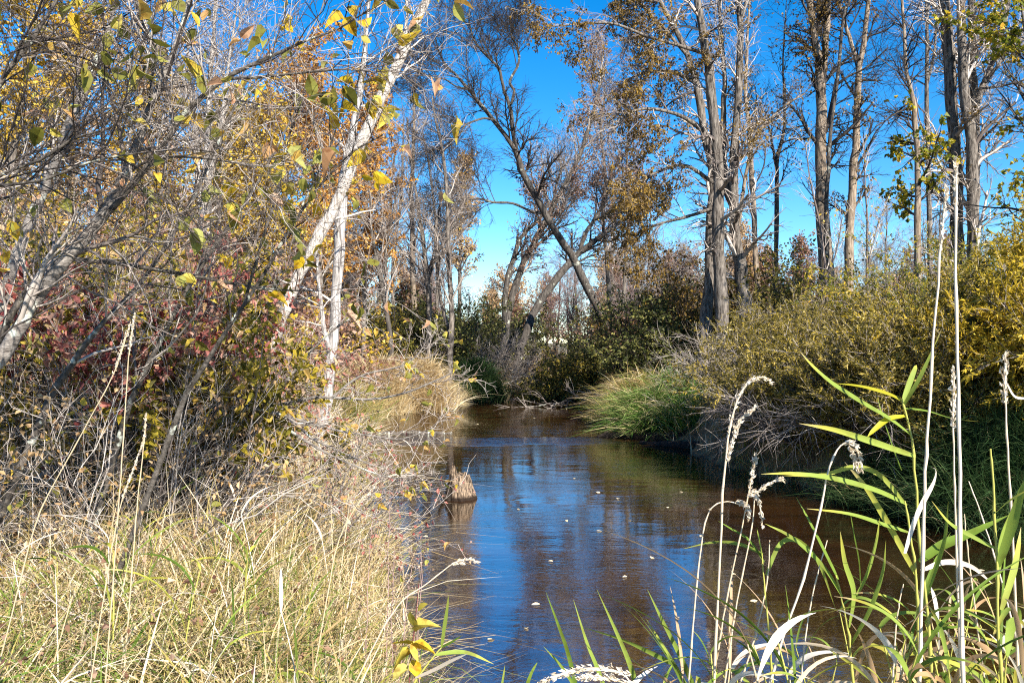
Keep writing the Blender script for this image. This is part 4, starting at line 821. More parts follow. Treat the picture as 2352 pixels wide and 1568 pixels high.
DL = [dict(n=9, t0=.25, t1=1, length=.55, ang=.6, up=.12, wig=.14, K=5, rf=.6, rmin=.003), dict(n=6, t0=.2, t1=1, length=.34, ang=.65, wig=.16, K=4, rf=.7, rmin=.002)]
def dog(label, loc, nstem, L, leafm, seed, n=5, size=.062, keep=.75, elev=(70, 89), twig='twig_grey', templ=SHAPED, name='leafy_shrub', **kw):
    return shrub(name, label, 'shrub', loc, nstem, L, elev, DL, M['twig_grey'], M[twig], [([1, 2], dict(n=n, size=size, ratio=.5, templ=templ, droop=.5, clump=.6, keep=keep, off=.02), M[leafm])] if leafm else None, 'shrubs of the left bank', seed, r0=.4, rad=.010, **kw)
hi = lambda z0, z1: (lambda p: (p[:, 2] > z0 + .25 * np.sin(p[:, 0] * 5)) & (p[:, 2] < z1) & (rs(3).random(len(p)) < .8))
dog('red leaved shrub in the middle of the left bank thicket', (-2.75, 6.6), 24, 2.2, 'lf_red', 231, keep=hi(1.9, 3.2), n=6)
dog('second red leaved shrub, further left and partly dried', (-3.4, 7.4), 22, 2.3, 'lf_red', 232, keep=hi(2.0, 3.2), n=5)
dog('yellow and dark leaved shrub right of the red leaved one', (-2.5, 7.0), 24, 2.1, 'lf_mix', 233, keep=hi(1.35, 3.0), n=6)
dog('low yellowish shrub below the red leaves', (-2.8, 7.6), 26, 1.8, 'lf_mix', 234, keep=hi(.9, 2.6), n=6)
dog('yellow leaved shrub behind the alder stems at the far left', (-4.2, 7.6), 28, 2.6, 'lf_mix', 235, keep=hi(1.2, 3.6))
dog('purple brown twiggy shrub left of the grey snag', (-3.1, 10.6), 40, 1.7, 'lf_red', 236, keep=.15, elev=(58, 89))
dog('purple brown twiggy shrub behind the red shrub', (-4.4, 10.2), 44, 2.8, 'lf_rust', 237, keep=.4, elev=(58, 89), templ=QUAD)
dog('purple brown twiggy shrub at the feet of the grey snag', (-3.9, 13.9), 36, 1.5, 'lf_red', 238, keep=.15, elev=(58, 89), templ=QUAD)
dog('pinkish brown shrub deep in the left bank thicket', (-6.2, 11.2), 44, 3.2, 'lf_rust', 239, keep=.7, templ=QUAD)
dog('yellow leaved shrub deep in the left bank thicket', (-5.2, 12.2), 44, 3.3, 'lf_mix', 240, keep=.9, templ=QUAD)
dog('grey brown shrub at the far left deep in the thicket', (-6.2, 8.8), 40, 3.2, 'lf_rust', 241, keep=.7, templ=QUAD)

# ================================================================== GRASS
TW = [dict(n=9, t0=.1, t1=1, length=.8, ang=.7, up=.05, wig=.16, K=6, rf=.6, rmin=.003), dict(n=7, t0=.15, t1=1, length=.38, ang=.7, wig=.2, K=4, rf=.7, rmin=.002)]
for k, (lb, x, y, ns, L, el, lf) in enumerate([('bare grey twig tangle in front of the red leaved shrub', -2.6, 5.9, 16, 1.5, (30, 80), .03), ('bare grey twig tangle beside the grass at the water edge, under the low alder branches', -1.95, 7.4, 20, 1.2, (15, 70), .03), ('bare grey twig tangle at the far left below the alder stems', -3.6, 6.3, 18, 1.7, (35, 85), .05), ('bare grey twig tangle between the red leaved shrub and the snag', -2.9, 8.6, 22, 1.7, (30, 85), .04), ('bare grey brown twig tangle low behind the left bank grass', -3.4, 9.6, 22, 1.5, (20, 80), .05)]):
    shrub('twiggy_shrub', lb, 'shrub', (x, y), ns, L, el, TW, M['twig_grey'], M['twig_pale'], [([1, 2], dict(n=2, size=.06, ratio=.55, templ=SHAPED, droop=.4, clump=.4, keep=lf), M['lf_alder']), ([1, 2], dict(n=4, size=.042, ratio=.6, droop=.3, clump=.5, keep=.3), M['lf_red' if k % 2 else 'lf_tan'])], 'bare twig tangles of the left bank', 250 + k, r0=.4, rad=.009, wig=.16)
g = rs(400)
def field(n, x0, x1, y0, y1, dens_y=1.0, ok=None):
    u = g.random(n); y = y0 + (y1 - y0) * u ** dens_y; x = g.uniform(x0, x1, n)
    k = np.abs(x) < y * .72 + 1.5
    if ok is not None: k &= ok(x, y)
    return x[k], y[k]
Lx = lambda y: np.interp(y, Ly[:, 0], Ly[:, 1]); Rx = lambda y: np.interp(y, Ry[:, 0], Ry[:, 1])
okL = lambda x, y: x < Lx(y) + .02 + .15 * np.sin(y * 3.1)
flow = lambda x, y: 3.0 * np.sin(x * 1.7 + 1.1 * np.sin(y * 1.9)) + 2.2 * np.sin(y * 1.3 - x * .8) + g.normal(size=len(x)) * 1.1
parts = []
x, y = field(140000, -13, .3, 1.9, 24, 1.9, okL)
patch = .5 + .5 * np.sin(x * 1.9 + 1.3 * np.sin(y * 1.3)) * np.sin(y * 1.7 + x * .6)
val = np.clip(.22 + .60 * g.random(len(x)) + .40 * (patch - .5) + .12 * g.normal(size=len(x)), 0, 1)
h = (.18 + .36 * g.random(len(x)) ** 1.3) * (1 + .5 * patch) * np.clip(.6 + .05 * y, .7, 1.2)
parts.append(blades(g, x, y, h, .0045 * (1 + .08 * y) * g.uniform(.6, 1.6, len(x)), .8, val, 3, flow(x, y), 1.0))
x, y = field(3500, -9, -.2, 2.0, 15, 1.6, okL)           # taller straw stalks
parts.append(blades(g, x, y, g.uniform(.35, .8, len(x)), .0045 * g.uniform(.7, 1.5, len(x)) * (1 + .06 * y), .45, np.clip(.6 + .4 * g.random(len(x)), 0, 1), 4, None, .5))
x, y = field(15000, -9, .1, 2.0, 13, 1.5, okL)           # broad green and pale blades
parts.append(blades(g, x, y, g.uniform(.2, .62, len(x)), .0115 * g.uniform(.5, 1.6, len(x)), .6, np.where(g.random(len(x)) < .38, .38 * g.random(len(x)), .5 + .5 * g.random(len(x))), 4, flow(x, y), .9))
V, Fq, rn = merge(parts)
x, y = field(16000, -9, -1.0, 5.0, 14, 1.0, okL)       # tall straw under and among the shrubs
parts.append(blades(g, x, y, g.uniform(.45, 1.0, len(x)), .006 * g.uniform(.6, 1.5, len(x)), .45, .35 + .6 * g.random(len(x)), 4, None, .6))
V, Fq, rn = merge(parts)
tag(link_mesh('bank_grass', V, Fq, M['grass_mix'], rnd=rn, smooth=False), 'dry straw and green grass covering the sunlit left bank', 'grass', kind='stuff')
# small leafy ground cover between the blades
x, y = field(260000, -9, .3, 1.9, 14, 1.7, okL)
pos = np.stack([x, y, ground_z(x, y) + .46 * g.random(len(x)) ** .8 * (.55 + .45 * np.sin(x * 2.7 + y) * np.sin(y * 2.1 + 1))], -1)
U = nrm(g.normal(size=pos.shape)) + np.array([0, 0, .3])
V, Fq, rn = place_leaves(g, pos, U, .020 * g.uniform(.5, 1.4, len(x)), .45, QUAD, g.random(len(x)) * .7 + .3 * g.random(len(x)), .4)
tag(link_mesh('ground_cover', V, Fq, M['herb'], rnd=rn, smooth=False), 'tiny yellow green herb leaves matted between the left bank grass', 'ground cover', kind='stuff')
x, y = field(5000, -9, .1, 1.9, 13, 1.5, okL)
pos = np.stack([x, y, ground_z(x, y) + .12 + .38 * g.random(len(x))], -1)
V, Fq, rn = place_leaves(g, pos, nrm(g.normal(size=pos.shape)), .035 * g.uniform(.5, 1.6, len(x)), .5, QUAD, g.random(len(x)), .3)
tag(link_mesh('fallen_leaves', V, Fq, M['lf_rust'], rnd=rn, smooth=False), 'withered brown leaves caught in the left bank grass', 'fallen leaves', kind='stuff')
# meadow and the other banks
parts = []
x, y = field(90000, -45, 60, 14, 95, 1.4, lambda x, y: ((x > Rx(y) + .1) | (x < Lx(y) - .1)) & ((x > 0) | (y > 22)))
parts.append(blades(g, x, y, g.uniform(.25, .7, len(x)), .010 * (1 + .035 * y) * g.uniform(.7, 1.4, len(x)), .4, .45 + .5 * g.random(len(x)), 3, None, .6))
x, y = field(16000, 2, 14, 8, 16, 1.0, lambda x, y: x > Rx(y) + .05)
parts.append(blades(g, x, y, g.uniform(.2, .6, len(x)), .012 * g.uniform(.7, 1.4, len(x)), .4, .1 + .6 * g.random(len(x)), 3, None, .7))
V, Fq, rn = merge(parts)
tag(link_mesh('meadow_grass', V, Fq, M['grass_mix'], rnd=rn, smooth=False), 'pale dry grass of the meadow and right bank under the bushes', 'grass', kind='stuff')
parts = []
x, y = field(9000, -.6, 6, 1.6, 4.1, 1.0, lambda x, y: ground_z(x, y) > .05)
parts.append(blades(g, x, y, g.uniform(.15, .5, len(x)), .006 * g.uniform(.7, 1.6, len(x)), .5, g.random(len(x)) * .9, 4, None, .8))
V, Fq, rn = merge(parts)
tag(link_mesh('near_grass', V, Fq, M['grass_mix'], rnd=rn, smooth=False), 'short grass on the near bank at the foot of the tall reed grass', 'grass', kind='stuff')

# ================================================================== TALL REED GRASS AND PLANTS CLOSE TO THE CAMERA
def pxl(pts, d, dd=0.0, n=14):
    s = spline(pts, n); dist = d + dd * np.linspace(0, 1, n)
    return np.stack([(s[:, 0] - CX) / F * dist, dist, EYE + (CY - s[:, 1]) / F * dist], -1)
def to_ground(P, extra=.0):
    gz = float(ground_z(P[0, 0], P[0, 1])) - .03
    if P[0, 2] > gz + .03:
        sl = (P[0] - P[1]) / max(P[1, 2] - P[0, 2], 1e-3); sl = np.clip(sl, -.5, .5)
        h = P[0, 2] - gz; k = np.linspace(1, .15, 5)[:, None]
        q = P[0] + sl * np.array([1, 1, 0]) * h * k * np.array([1, .3, 0]); q[:, 2] = P[0, 2] - h * k[:, 0]; P = np.vstack([q, P])
    return P
def stem_obj(P, r, mat, root, val=.5, name='stem', S=6):
    R = r * np.linspace(1.15, .55, len(P))[None]; P = P.copy(); P[1:-1] += r * .22 * rs(int(abs(P[0, 0]) * 1e4)).normal(size=(len(P) - 2, 3)); R[0, 2::4] *= 1.35
    V, Fq, _ = tubes([(P[None], R, S)]); return link_mesh(name, V, Fq, mat, root, rnd=np.full(len(V), val))
def ribbon(P, w, g, fold=.25, face=None, prof=None):
    n = len(P); T = nrm(np.gradient(P, axis=0)); t = np.linspace(0, 1, n)
    if face is None: face = nrm(np.array([g.normal() * .5, -1 + .5 * g.normal(), .7 + .4 * g.normal()]))
    W = nrm(np.cross(T, face)); tw = g.normal() * .5 * t; Nn = nrm(np.cross(W, T)); W = np.cos(tw)[:, None] * W + np.sin(tw)[:, None] * Nn; Nn = np.cross(W, T)
    wd = (w / 2 * (np.interp(t, [0, .12, .45, .8, 1], [.45, .8, 1, .6, .03]) if prof is None else prof))[:, None]
    V = np.stack([P - wd * W + fold * wd * Nn, P, P + wd * W + fold * wd * Nn], 1).reshape(-1, 3)
    f = []
    for k in range(n - 1):
        for j in range(2): f.append([k * 3 + j, k * 3 + j + 1, k * 3 + j + 4, k * 3 + j + 3])
    return V, np.array(f)
def leaf_obj(P, w, mat, root, g, val, tipdry=0.0, **kw):
    tipdry = max(tipdry, .35 * g.random()); val = val + .06 * g.normal()
    V, f = ribbon(P, w, g, **kw); n = len(P)
    rn = np.repeat(np.clip(val + tipdry * np.clip(np.linspace(-1.2, 1, n), 0, 1) ** 1.2, 0, 1), 3)
    return link_mesh('leaf', V, [f], mat, root, rnd=rn)
def head_obj(P, r, root, g, n=90, val=.5, spread=1.0, ln=.012):
    t = np.sort(g.random(n)) * .98; i = (t * (len(P) - 1)).astype(int); fr = (t * (len(P) - 1) - i)[:, None]
    pos = P[i] * (1 - fr) + P[np.minimum(i + 1, len(P) - 1)] * fr; T = nrm(P[np.minimum(i + 1, len(P) - 1)] - P[i] + 1e-6)
    rad = r * np.sin(np.clip(t * 1.0 + .05, 0, 1) * math.pi) ** .6
    clus = .5 + .5 * np.sin(t * 40 + 1); o_ = nrm(g.normal(size=(n, 3))); pos = pos + o_ * (rad * (.4 + .6 * clus) * g.random(n))[:, None]
    V, Fq, rn = place_leaves(g, pos, T + .5 * spread * o_, np.full(n, ln) * g.uniform(.7, 1.4, n), .4, QUAD, np.clip(val + .3 * g.normal(size=n), 0, 1), 0.0)
    R = (r * .35 * np.sin(np.clip(np.linspace(.05, .97, len(P)), 0, 1) * math.pi))[None]
    V2, F2, _ = tubes([(P[None], R, 5)])
    V, Fq, rn = merge([(V, Fq, rn), (V2, F2, np.full(len(V2), val))])
    return link_mesh('seed_head', V, Fq, M['seed'], root, rnd=rn, smooth=False)

GRD = 'straw grass stalks on the near bank'
SX = 0
def stalk(label, pts, d, w, heads=(), dd=0.0, leaves=(), seed=500, val=.5, hr=.007, group=GRD, mat='reed_stem', hn=90):
    g = rs(seed); P = to_ground(pxl(pts, d, dd, 20)); root = thing('grass_stalk', P[0], label, 'grass stalk', group)
    stem_obj(P, w / 2 / F * d, M[mat], root, val)
    for hd in heads: head_obj(pxl(hd, d + dd, 0, 18), hr, root, g, hn, .6)
    for (lp, lw, mt, v, td) in leaves: leaf_obj(pxl(lp, d, 0, 14), lw / F * d, M[mt], root, g, v, td)
    return root
stalk('tallest thick pale straw stalk, standing upright right of all the leafy reed shoots', [(2212, 1568), (2207, 1300), (2203, 1046), (2199, 800), (2195, 560), (2196, 400)], 2.0, 9, [[(2196, 480), (2195, 430), (2196, 370)]], seed=501, val=.75, hr=.004)
stalk('tall pale straw stalk leaning right with a curled white dry leaf half way up', [(2110, 1568), (2118, 1330), (2125, 1100), (2134, 950), (2150, 700), (2168, 480)], 2.1, 8, [[(2160, 590), (2168, 500), (2176, 430)]], seed=502, val=.7, hr=.004,
      leaves=[([(2078, 1270), (2098, 1200), (2120, 1150), (2142, 1110), (2149, 1080), (2138, 1072)], 15, 'reed_dry', .95, 0)])
stalk('straw stalk whose pale seed head arches over to the right in front of the willow', [(1640, 1568), (1650, 1350), (1659, 1150), (1668, 1040), (1680, 965), (1700, 905), (1722, 875), (1750, 866), (1771, 877)], 2.4, 5.5,
      [[(1672, 1010), (1684, 950), (1700, 905), (1722, 876), (1750, 866), (1773, 879)], [(1684, 1000), (1700, 965), (1718, 948), (1734, 934)], [(1670, 1060), (1680, 1020), (1692, 985)]], seed=503, val=.45, hr=.0075)
stalk('thin straw stalk with a limp broken top bent to the right', [(1585, 1520), (1595, 1400), (1607, 1280), (1622, 1190), (1645, 1157), (1680, 1152), (1712, 1165)], 2.5, 4, [[(1690, 1150), (1712, 1160), (1720, 1190)]], seed=504)
stalk('thin straw stalk with a narrow upright brown seed head', [(1648, 1500), (1670, 1370), (1700, 1230), (1720, 1130), (1735, 1050)], 2.5, 4, [[(1722, 1125), (1730, 1080), (1736, 1046)], [(1720, 1140), (1745, 1125), (1785, 1100), (1800, 1102)]], seed=505, val=.3, hr=.006)
stalk('thin straw stalk with a short knobbly seed head below the arching one', [(1665, 1560), (1690, 1400), (1725, 1220), (1735, 1130)], 2.45, 4, [[(1715, 1140), (1733, 1130), (1745, 1160), (1752, 1210)]], seed=506, val=.4, hr=.008)
stalk('pale straw stalk with a drooping white seed head hooked to the right', [(1770, 1568), (1800, 1460), (1842, 1340), (1870, 1230), (1888, 1150), (1905, 1075), (1925, 1030), (1945, 1017), (1960, 1025)], 2.3, 5.5, [[(1935, 1018), (1958, 1016), (1972, 1040), (1980, 1085)], [(1950, 1022), (1962, 1050), (1968, 1080)]], seed=507, val=.7, hr=.007)
stalk('straw stalk with a short blunt upright seed head beside the tallest stalk', [(2205, 1520), (2198, 1300), (2192, 1100), (2189, 960), (2190, 850)], 2.2, 5, [[(2189, 985), (2190, 920), (2191, 845)]], seed=508, hr=.009)
stalk('straw stalk with a dense upright seed head and bent dry leaf near the right edge', [(2340, 1568), (2330, 1330), (2320, 1120), (2310, 960), (2309, 850)], 2.2, 6, [[(2309, 930), (2308, 870), (2310, 812)]], seed=509, hr=.012, leaves=[([(2312, 880), (2330, 910), (2355, 915), (2380, 918)], 6, 'reed_dry', .8, 0)])
stalk('pale straw stalk bending low over the water from the left bank, tiny drooping head', [(880, 1440), (924, 1379), (980, 1340), (1037, 1296), (1074, 1283), (1097, 1289)], 3.6, 3.5, [[(1037, 1297), (1060, 1286), (1080, 1284), (1098, 1291)], [(1037, 1297), (1050, 1293), (1064, 1294)]], seed=510, hr=.007, group=None)
stalk('large pale catkin like seed head lying low at the bottom in front of the water', [(1470, 1590), (1430, 1548), (1380, 1536)], 1.9, 5, [[(1450, 1548), (1390, 1537), (1330, 1538), (1280, 1550), (1235, 1572)]], seed=511, hr=.012, val=.7, hn=200, group=None)
stalk('short pale seed head lying against the water, behind the large low one', [(1480, 1600), (1440, 1570), (1400, 1556)], 2.0, 4, [[(1450, 1572), (1390, 1556), (1330, 1556)]], seed=512, hr=.007, hn=120, group=None)
for k, pts in enumerate([[(2262, 1568), (2240, 1400), (2222, 1260), (2215, 1180)], [(1700, 1568), (1740, 1440), (1762, 1330), (1768, 1240)], [(2050, 1568), (2060, 1420), (2075, 1340)], [(1840, 1568), (1850, 1460), (1872, 1340), (1900, 1240)], [(2330, 1450), (2300, 1330), (2260, 1200), (2225, 1105)]]):
    stalk(['dry straw stalk leaning left behind the tallest stalk', 'dry straw stalk rising between the leafy shoots and the arching seed head', 'short dry straw stalk in the thick of the reed clump', 'dry straw stalk leaning right behind the hooked seed head', 'thin orange brown stalk slanting left near the right edge'][k], pts, 2.5, 4, seed=520 + k, val=.3 + .1 * k)

GSH = 'green leafy reed shoots on the near bank'
def shoot(label, stem, d, w, leaves, seed, dd=0.0, group=GSH, name='reed_shoot', cat='reed'):
    g = rs(seed); P = to_ground(pxl(stem, d, dd, 16)); root = thing(name, P[0], label, cat, group)
    stem_obj(P, w / 2 / F * d, M['reed_green_stem'], root, .5)
    for (lp, lw, mt, v, td) in leaves: leaf_obj(pxl(lp, d, g.uniform(-.15, .15), 16), lw / F * d, M[mt], root, g, v, td)
    return root
RL, RY, RD = 'reed_leaf', 'reed_yellow', 'reed_dry'
shoot('tallest leafy reed shoot, fan of long leaves at its top, a yellow one pointing left', [(2140, 1568), (2130, 1400), (2112, 1240), (2103, 1100), (2095, 1010), (2078, 940), (2072, 915)], 2.3, 7,
      [([(2074, 922), (2040, 905), (1980, 888), (1918, 880)], 13, RY, .5, 0), ([(2078, 938), (2130, 945), (2190, 962), (2250, 968)], 14, RL, .35, .5), ([(2074, 922), (2085, 890), (2100, 850), (2105, 838)], 13, RL, .5, 0),
       ([(2076, 930), (2110, 870), (2140, 805), (2163, 755)], 11, RL, .6, .4), ([(2094, 1000), (2040, 960), (1980, 925), (1910, 880), (1865, 840), (1838, 808)], 17, RL, .45, .5), ([(2078, 955), (2040, 962), (2010, 985), (1992, 1003)], 14, RY, .2, 0), ([(2103, 1048), (2050, 1030), (1985, 1008), (1910, 985), (1835, 972)], 15, RL, .7, .35), ([(2072, 1080), (2050, 1020), (2030, 960), (2015, 910)], 16, RL, .35, .2)], 551)
shoot('leafy reed shoot with two long arching leaves pointing left, below the tallest shoot', [(2110, 1568), (2108, 1420), (2104, 1320), (2090, 1220), (2078, 1150)], 2.35, 7,
      [([(2080, 1156), (2010, 1125), (1920, 1100), (1830, 1088), (1748, 1088)], 14, RL, .5, .4), ([(2082, 1160), (2020, 1090), (1960, 1072), (1890, 1090), (1800, 1092)], 12, RL, .55, 0), ([(2086, 1222), (2030, 1205), (1950, 1180), (1848, 1167)], 13, RL, .45, .45),
       ([(2104, 1320), (2050, 1220), (1990, 1120), (1940, 1060)], 14, RL, .75, .3), ([(2112, 1290), (2160, 1255), (2230, 1225), (2318, 1182)], 26, RL, .22, 0), ([(2115, 1310), (2170, 1290), (2230, 1300), (2280, 1340)], 13, RD, .7, 0), ([(2105, 1420), (2140, 1330), (2170, 1240), (2178, 1150)], 12, RL, .5, .2)], 552)
shoot('leafy reed shoot with slender spear leaves fanning left, beside the hooked seed head', [(1960, 1568), (1950, 1460), (1935, 1380), (1920, 1320)], 2.4, 6,
      [([(1925, 1330), (1895, 1270), (1860, 1200), (1828, 1140)], 13, RL, .4, .1), ([(1935, 1370), (1890, 1300), (1820, 1235), (1757, 1202)], 12, RL, .35, .3), ([(1976, 1350), (1972, 1290), (1960, 1225), (1952, 1172)], 17, RL, .3, 0), ([(1950, 1440), (1960, 1360), (1940, 1290), (1930, 1220)], 14, RL, .7, .3), ([(1955, 1480), (2000, 1400), (2030, 1310), (2035, 1240)], 17, RL, .45, .1), ([(1945, 1400), (1985, 1330), (2010, 1250), (2020, 1190)], 14, RL, .55, .2)], 553)
shoot('reed shoot with one thin leaf arching far left over the water', [(1775, 1568), (1765, 1440), (1755, 1340), (1750, 1270)], 2.5, 5,
      [([(1752, 1272), (1700, 1250), (1640, 1245), (1568, 1260)], 10, RL, .45, .3), ([(1755, 1290), (1720, 1240), (1680, 1215), (1650, 1196)], 9, RL, .3, 0), ([(1760, 1320), (1790, 1250), (1830, 1240), (1880, 1290), (1920, 1400)], 12, RL, .4, .2), ([(1752, 1280), (1745, 1240), (1738, 1210)], 8, RL, .5, 0)], 554)
shoot('reed shoot at the right edge with broad leaves rising steeply', [(2300, 1568), (2292, 1420), (2290, 1300), (2284, 1180), (2280, 1080), (2275, 1030)], 2.1, 7,
      [([(2292, 1300), (2320, 1220), (2340, 1150), (2360, 1090)], 22, RL, .5, .1), ([(2290, 1330), (2300, 1240), (2325, 1170), (2350, 1120)], 18, RL, .6, 0), ([(2284, 1180), (2320, 1150), (2360, 1125)], 12, RL, .6, .2), ([(2288, 1260), (2230, 1230), (2180, 1200), (2140, 1150)], 11, RL, .55, .3), ([(2300, 1400), (2330, 1300), (2345, 1210)], 16, RL, .65, .2)], 555)
shoot('small reed shoot at the left bottom with one white edged leaf over deep blue water', [(950, 1568), (985, 1520), (1014, 1486)], 3.3, 5,
      [([(997, 1503), (1040, 1497), (1080, 1500), (1134, 1524)], 11, RL, .6, .3), ([(1014, 1486), (1020, 1440), (1026, 1400), (1030, 1366)], 10, RL, .6, .1), ([(954, 1556), (1000, 1536), (1040, 1515), (1075, 1500)], 9, RD, .6, 0), ([(1014, 1486), (1035, 1475), (1062, 1458)], 6, RL, .2, 0)], 556, group=None)
blade_px = [([(1327, 1590), (1305, 1500), (1284, 1439), (1254, 1359)], 10), ([(1392, 1590), (1370, 1530), (1347, 1473), (1317, 1376)], 11), ([(1467, 1590), (1445, 1520), (1417, 1453), (1371, 1353)], 12), ([(1600, 1590), (1560, 1500), (1524, 1429), (1487, 1353)], 12), ([(1551, 1526), (1480, 1490), (1417, 1463), (1317, 1433)], 12), ([(1204, 1590), (1220, 1545), (1236, 1517)], 9), ([(1150, 1590), (1156, 1555), (1160, 1526)], 6), ([(1330, 1590), (1290, 1530), (1248, 1483)], 8), ([(1580, 1580), (1540, 1510), (1483, 1418)], 9)]
blade_lb = ['leftmost of the curved spear blades standing against the dark water', 'second curved spear blade from the left against the dark water', 'third and tallest curved spear blade against the dark water', 'curved spear blade nearest the arching straw stalks', 'long blade lying level, pointing left across the spear blades', 'short green blade tip at the bottom over deep blue water', 'tiny pale blade tip at the bottom over deep blue water', 'thin brownish blade left of the spear blades', 'thin short blade crossing the blade nearest the straw stalks']
for k, (pts, wd) in enumerate(blade_px):
    g = rs(600 + k); d = 2.6 + .05 * k; P = to_ground(pxl(pts, d, 0, 14))
    V, f = ribbon(P, wd / F * d, g); n_ = len(P)
    tag(link_mesh('spear_grass', V, [f], M['reed_leaf'], loc=P[0], rnd=np.repeat(np.clip(np.linspace(.3, .62, n_) + .15 * g.normal(), 0, 1), 3)), blade_lb[k], 'grass blade', 'spear blades on the near bank')

# fuller clump: a few kinds of shoot, copied
def proto_shoot(label, seed, x, y, H_, nl, green, group, name='reed_shoot', cat='reed', spread=.35, wl=.015, lean=.15):
    g = rs(seed); z = float(ground_z(x, y)) - .03; n = 12; t = np.linspace(0, 1, n); az = g.uniform(0, 6.28)
    P = np.stack([x + lean * H_ * t ** 2 * math.cos(az), y + lean * H_ * t ** 2 * math.sin(az), z + t * H_], -1)
    root = thing(name, P[0], label, cat, group); stem_obj(P, .0032, M['reed_green_stem' if green else 'reed_stem'], root, g.random())
    for k in range(nl):
        tt = g.uniform(.12, 1.0) if k else 1.0; p0 = P[int(tt * (n - 1))]; a = g.uniform(0, 6.28); L = g.uniform(.28, .6) * (1.1 - .4 * tt); u = np.linspace(0, 1, 12)[:, None]
        dr = np.array([math.cos(a), math.sin(a), 0]); rise = g.uniform(.5, 1.3); sag = g.uniform(.2, 1.3)
        Q = p0 + L * (dr * (spread + .5 * u) * u + np.array([0, 0, 1.]) * (rise * u - sag * u ** 2.2))
        dry = g.random() < (.30 if green else .75)
        leaf_obj(Q, wl * g.uniform(.6, 1.4), M['reed_dry' if dry else 'reed_leaf'], root, g, g.uniform(.1, .7) if not dry else g.random(), .8 * g.random())
    return root
g = rs(610)
kinds = [('green reed shoot among many in the crowded clump on the near bank', 1.0, 7, True), ('low green reed shoot among many in the crowded clump on the near bank', .7, 6, True), ('half dried reed shoot among the green ones in the near bank clump', .85, 6, False), ('tall green reed shoot among many in the crowded near bank clump', 1.2, 7, True)]
for k, (lb, H_, nl, gr) in enumerate(kinds):
    pr = None
    for m_ in range([16, 15, 13, 6][k]):
        d = g.uniform(2.0, 3.3); px = 1480 + (2420 - 1480) * g.random() ** .75; x = (px - CX) / F * d
        top = EYE + (CY - np.interp(px, [1450, 1700, 2000, 2352], [1520, 1400, 1300, 1280]) - g.uniform(0, 130)) / F * d
        s_ = max(.5, (top - float(ground_z(x, d))) / (H_ * 1.12))
        if pr is None: pr = proto_shoot(lb, 620 + k, x, d, H_, nl, gr, 'crowded reed shoots of the near bank'); pr.scale = (1, 1, s_)
        else: dup(pr, (x, d, float(ground_z(x, d)) - .03), g.uniform(0, 6.3), (1, 1, s_), lb)
# left bank: taller green blades, bent dry stalks, weeds
GLB = 'taller grass plants on the left bank'
lk = [('green leafed grass plant standing out of the left bank straw', .5, 5, True, [(300, 1290), (330, 1390), (480, 1330), (520, 1180), (560, 1440), (700, 1330), (800, 1480), (260, 1500), (640, 1160), (850, 1400), (130, 1420), (420, 1500)]),
      ('dry grass plant with bleached curled leaves on the left bank', .55, 5, False, [(215, 1180), (330, 1250), (250, 1420), (590, 1340), (690, 1500), (480, 1520), (760, 1250), (90, 1280), (150, 1100), (380, 1130), (840, 1290), (60, 1480), (560, 1240)])]
for k, (lb, H_, nl, gr, sp) in enumerate(lk):
    pr = None
    for (px, py) in sp:
        d = 1.62 * F / (py + 60 - CY); d = min(max(d, 2.4), 7); x = (px - CX) / F * d
        if pr is None: pr = proto_shoot(lb, 640 + k, x, d, H_, nl, gr, GLB, name='grass_plant', cat='grass plant', spread=.25, wl=.012)
        else: s_ = g.uniform(.8, 1.3); dup(pr, (x, d, float(ground_z(x, d)) - .03), g.uniform(0, 6.3), s_, lb)
for k, (pts, d, lb) in enumerate([([(40, 1360), (90, 1180), (180, 1010), (260, 860), (300, 740)], 3.6, 'long pale straw stalk leaning right in front of the alder stems at the far left'), ([(255, 1400), (270, 1200), (285, 980), (295, 820), (310, 720)], 3.7, 'upright pale straw stalk in front of the red leaves'), ([(300, 1350), (315, 1160), (330, 1020), (335, 950)], 3.9, 'short upright straw stalk right of the upright one before the red leaves'), ([(215, 1520), (250, 1300), (280, 1150), (330, 1010)], 3.3, 'orange tinted straw stalk leaning right at the left foreground'), ([(750, 1380), (775, 1250), (820, 1160), (860, 1120)], 4.4, 'fine straw stalk arching right at the water edge below the alder twigs')]):
    stalk(lb, pts, d, 3.2, [[pts[-2], ((pts[-2][0] + pts[-1][0]) / 2, (pts[-2][1] + pts[-1][1]) / 2), pts[-1]]], seed=660 + k, val=.15, hr=.005, group='tall straw stalks on the left bank')
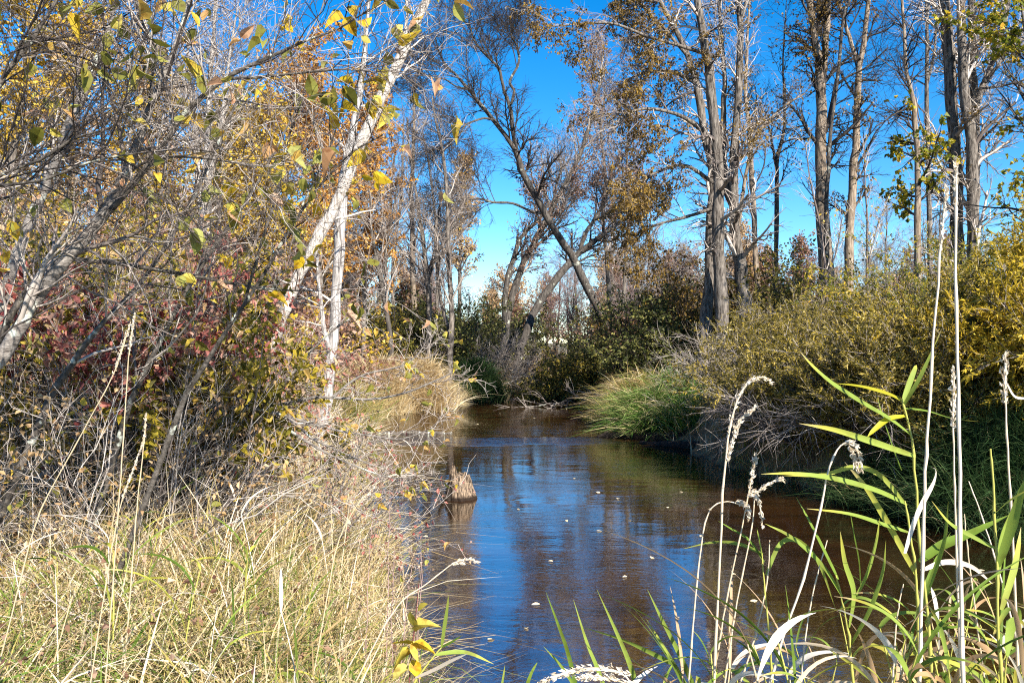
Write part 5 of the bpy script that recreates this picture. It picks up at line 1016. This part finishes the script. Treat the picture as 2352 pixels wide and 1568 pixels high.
def weed(label, px, py, d, H_, seed, n=12, leafmat=None):
    g = rs(seed); top = pxl([(px, py), (px, py), (px, py)], d, 0, 3)[0]; z = float(ground_z(top[0], d)); n_ = 9; t = np.linspace(0, 1, n_)[:, None]
    base = np.array([top[0] - .06 + .05 * g.normal(), d, max(z, 0) - .03]); P = base + t * (top - base) + .006 * g.normal(size=(n_, 3))
    root = thing('dried_weed', base, label, 'weed', 'dried brown weeds at the left water edge'); st = (P[None], np.linspace(.004, .0018, n_)[None], 5)
    br = sprout(g, [st], n=n, t0=.45, t1=1, length=.16, ang=.6, up=.3, K=4, rmin=.0012)
    V, Fq, rn = tubes([st, br]); link_mesh('stem', V, Fq, M['twig_purple'], root, rnd=rn)
    for q in range(len(br[0])):
        V, Fq, rn = leaves_on(g, [(br[0][q:q + 1], br[1][q:q + 1], 3)], 16, .014, .6, QUAD, tmin=.6, off=.012); link_mesh('flower_head', V, Fq, M['dead_flower'], root, rnd=rn, smooth=False)
    return root
for k, (px, py, d, lb) in enumerate([(895, 1158, 5.6, 'dried brown weed with clustered heads sticking out over the water, highest of its kind'), (850, 1200, 5.4, 'dried brown weed close left of the highest one'), (905, 1255, 4.9, 'dried brown weed with dark limp leaves, lower than the highest one'), (945, 1300, 4.6, 'dried brown weed with a dense fuzzy head above the yellow leaved plant'), (965, 1265, 4.7, 'thin dried weed leaning furthest out over the blue water')]):
    weed(lb, px, py, d, .6, 670 + k)
# yellow broad leaved plant at the water edge
g = rs(680); d = 3.7; P = to_ground(pxl([(940, 1568), (945, 1500), (955, 1420), (962, 1340)], d, 0, 12)); root = thing('yellow_plant', P[0], 'small plant with broad bright yellow leaves and reddish stem at the left water edge', 'plant')
link_mesh('stem', *tubes([(P[None], np.linspace(.004, .002, len(P))[None], 5)])[:2], M['catkin'], root)
for k, (px, py, dx, dy, s_) in enumerate([(945, 1490, 60, -25, .1), (950, 1480, -70, -30, .1), (955, 1450, 55, -60, .1), (948, 1500, -85, 12, .09), (955, 1440, -20, -60, .08), (945, 1515, 30, 45, .08), (960, 1400, 40, -45, .07), (940, 1530, -60, 30, .09), (950, 1470, 10, 50, .09)]):
    p0 = pxl([(px, py)] * 3, d, 0, 3)[0]; U = nrm(np.array([dx, -20 + 15 * g.normal(), -dy], float))[None]
    V, Fq, rn = place_leaves(g, p0[None], U, np.array([s_]), .62, SHAPED, np.array([.5 + .5 * g.random()]), .6); link_mesh('leaf', V, Fq, M['lf_yel_near'], root, rnd=rn)
for o in bpy.data.objects:
    if '_loc' in o: del o['_loc']
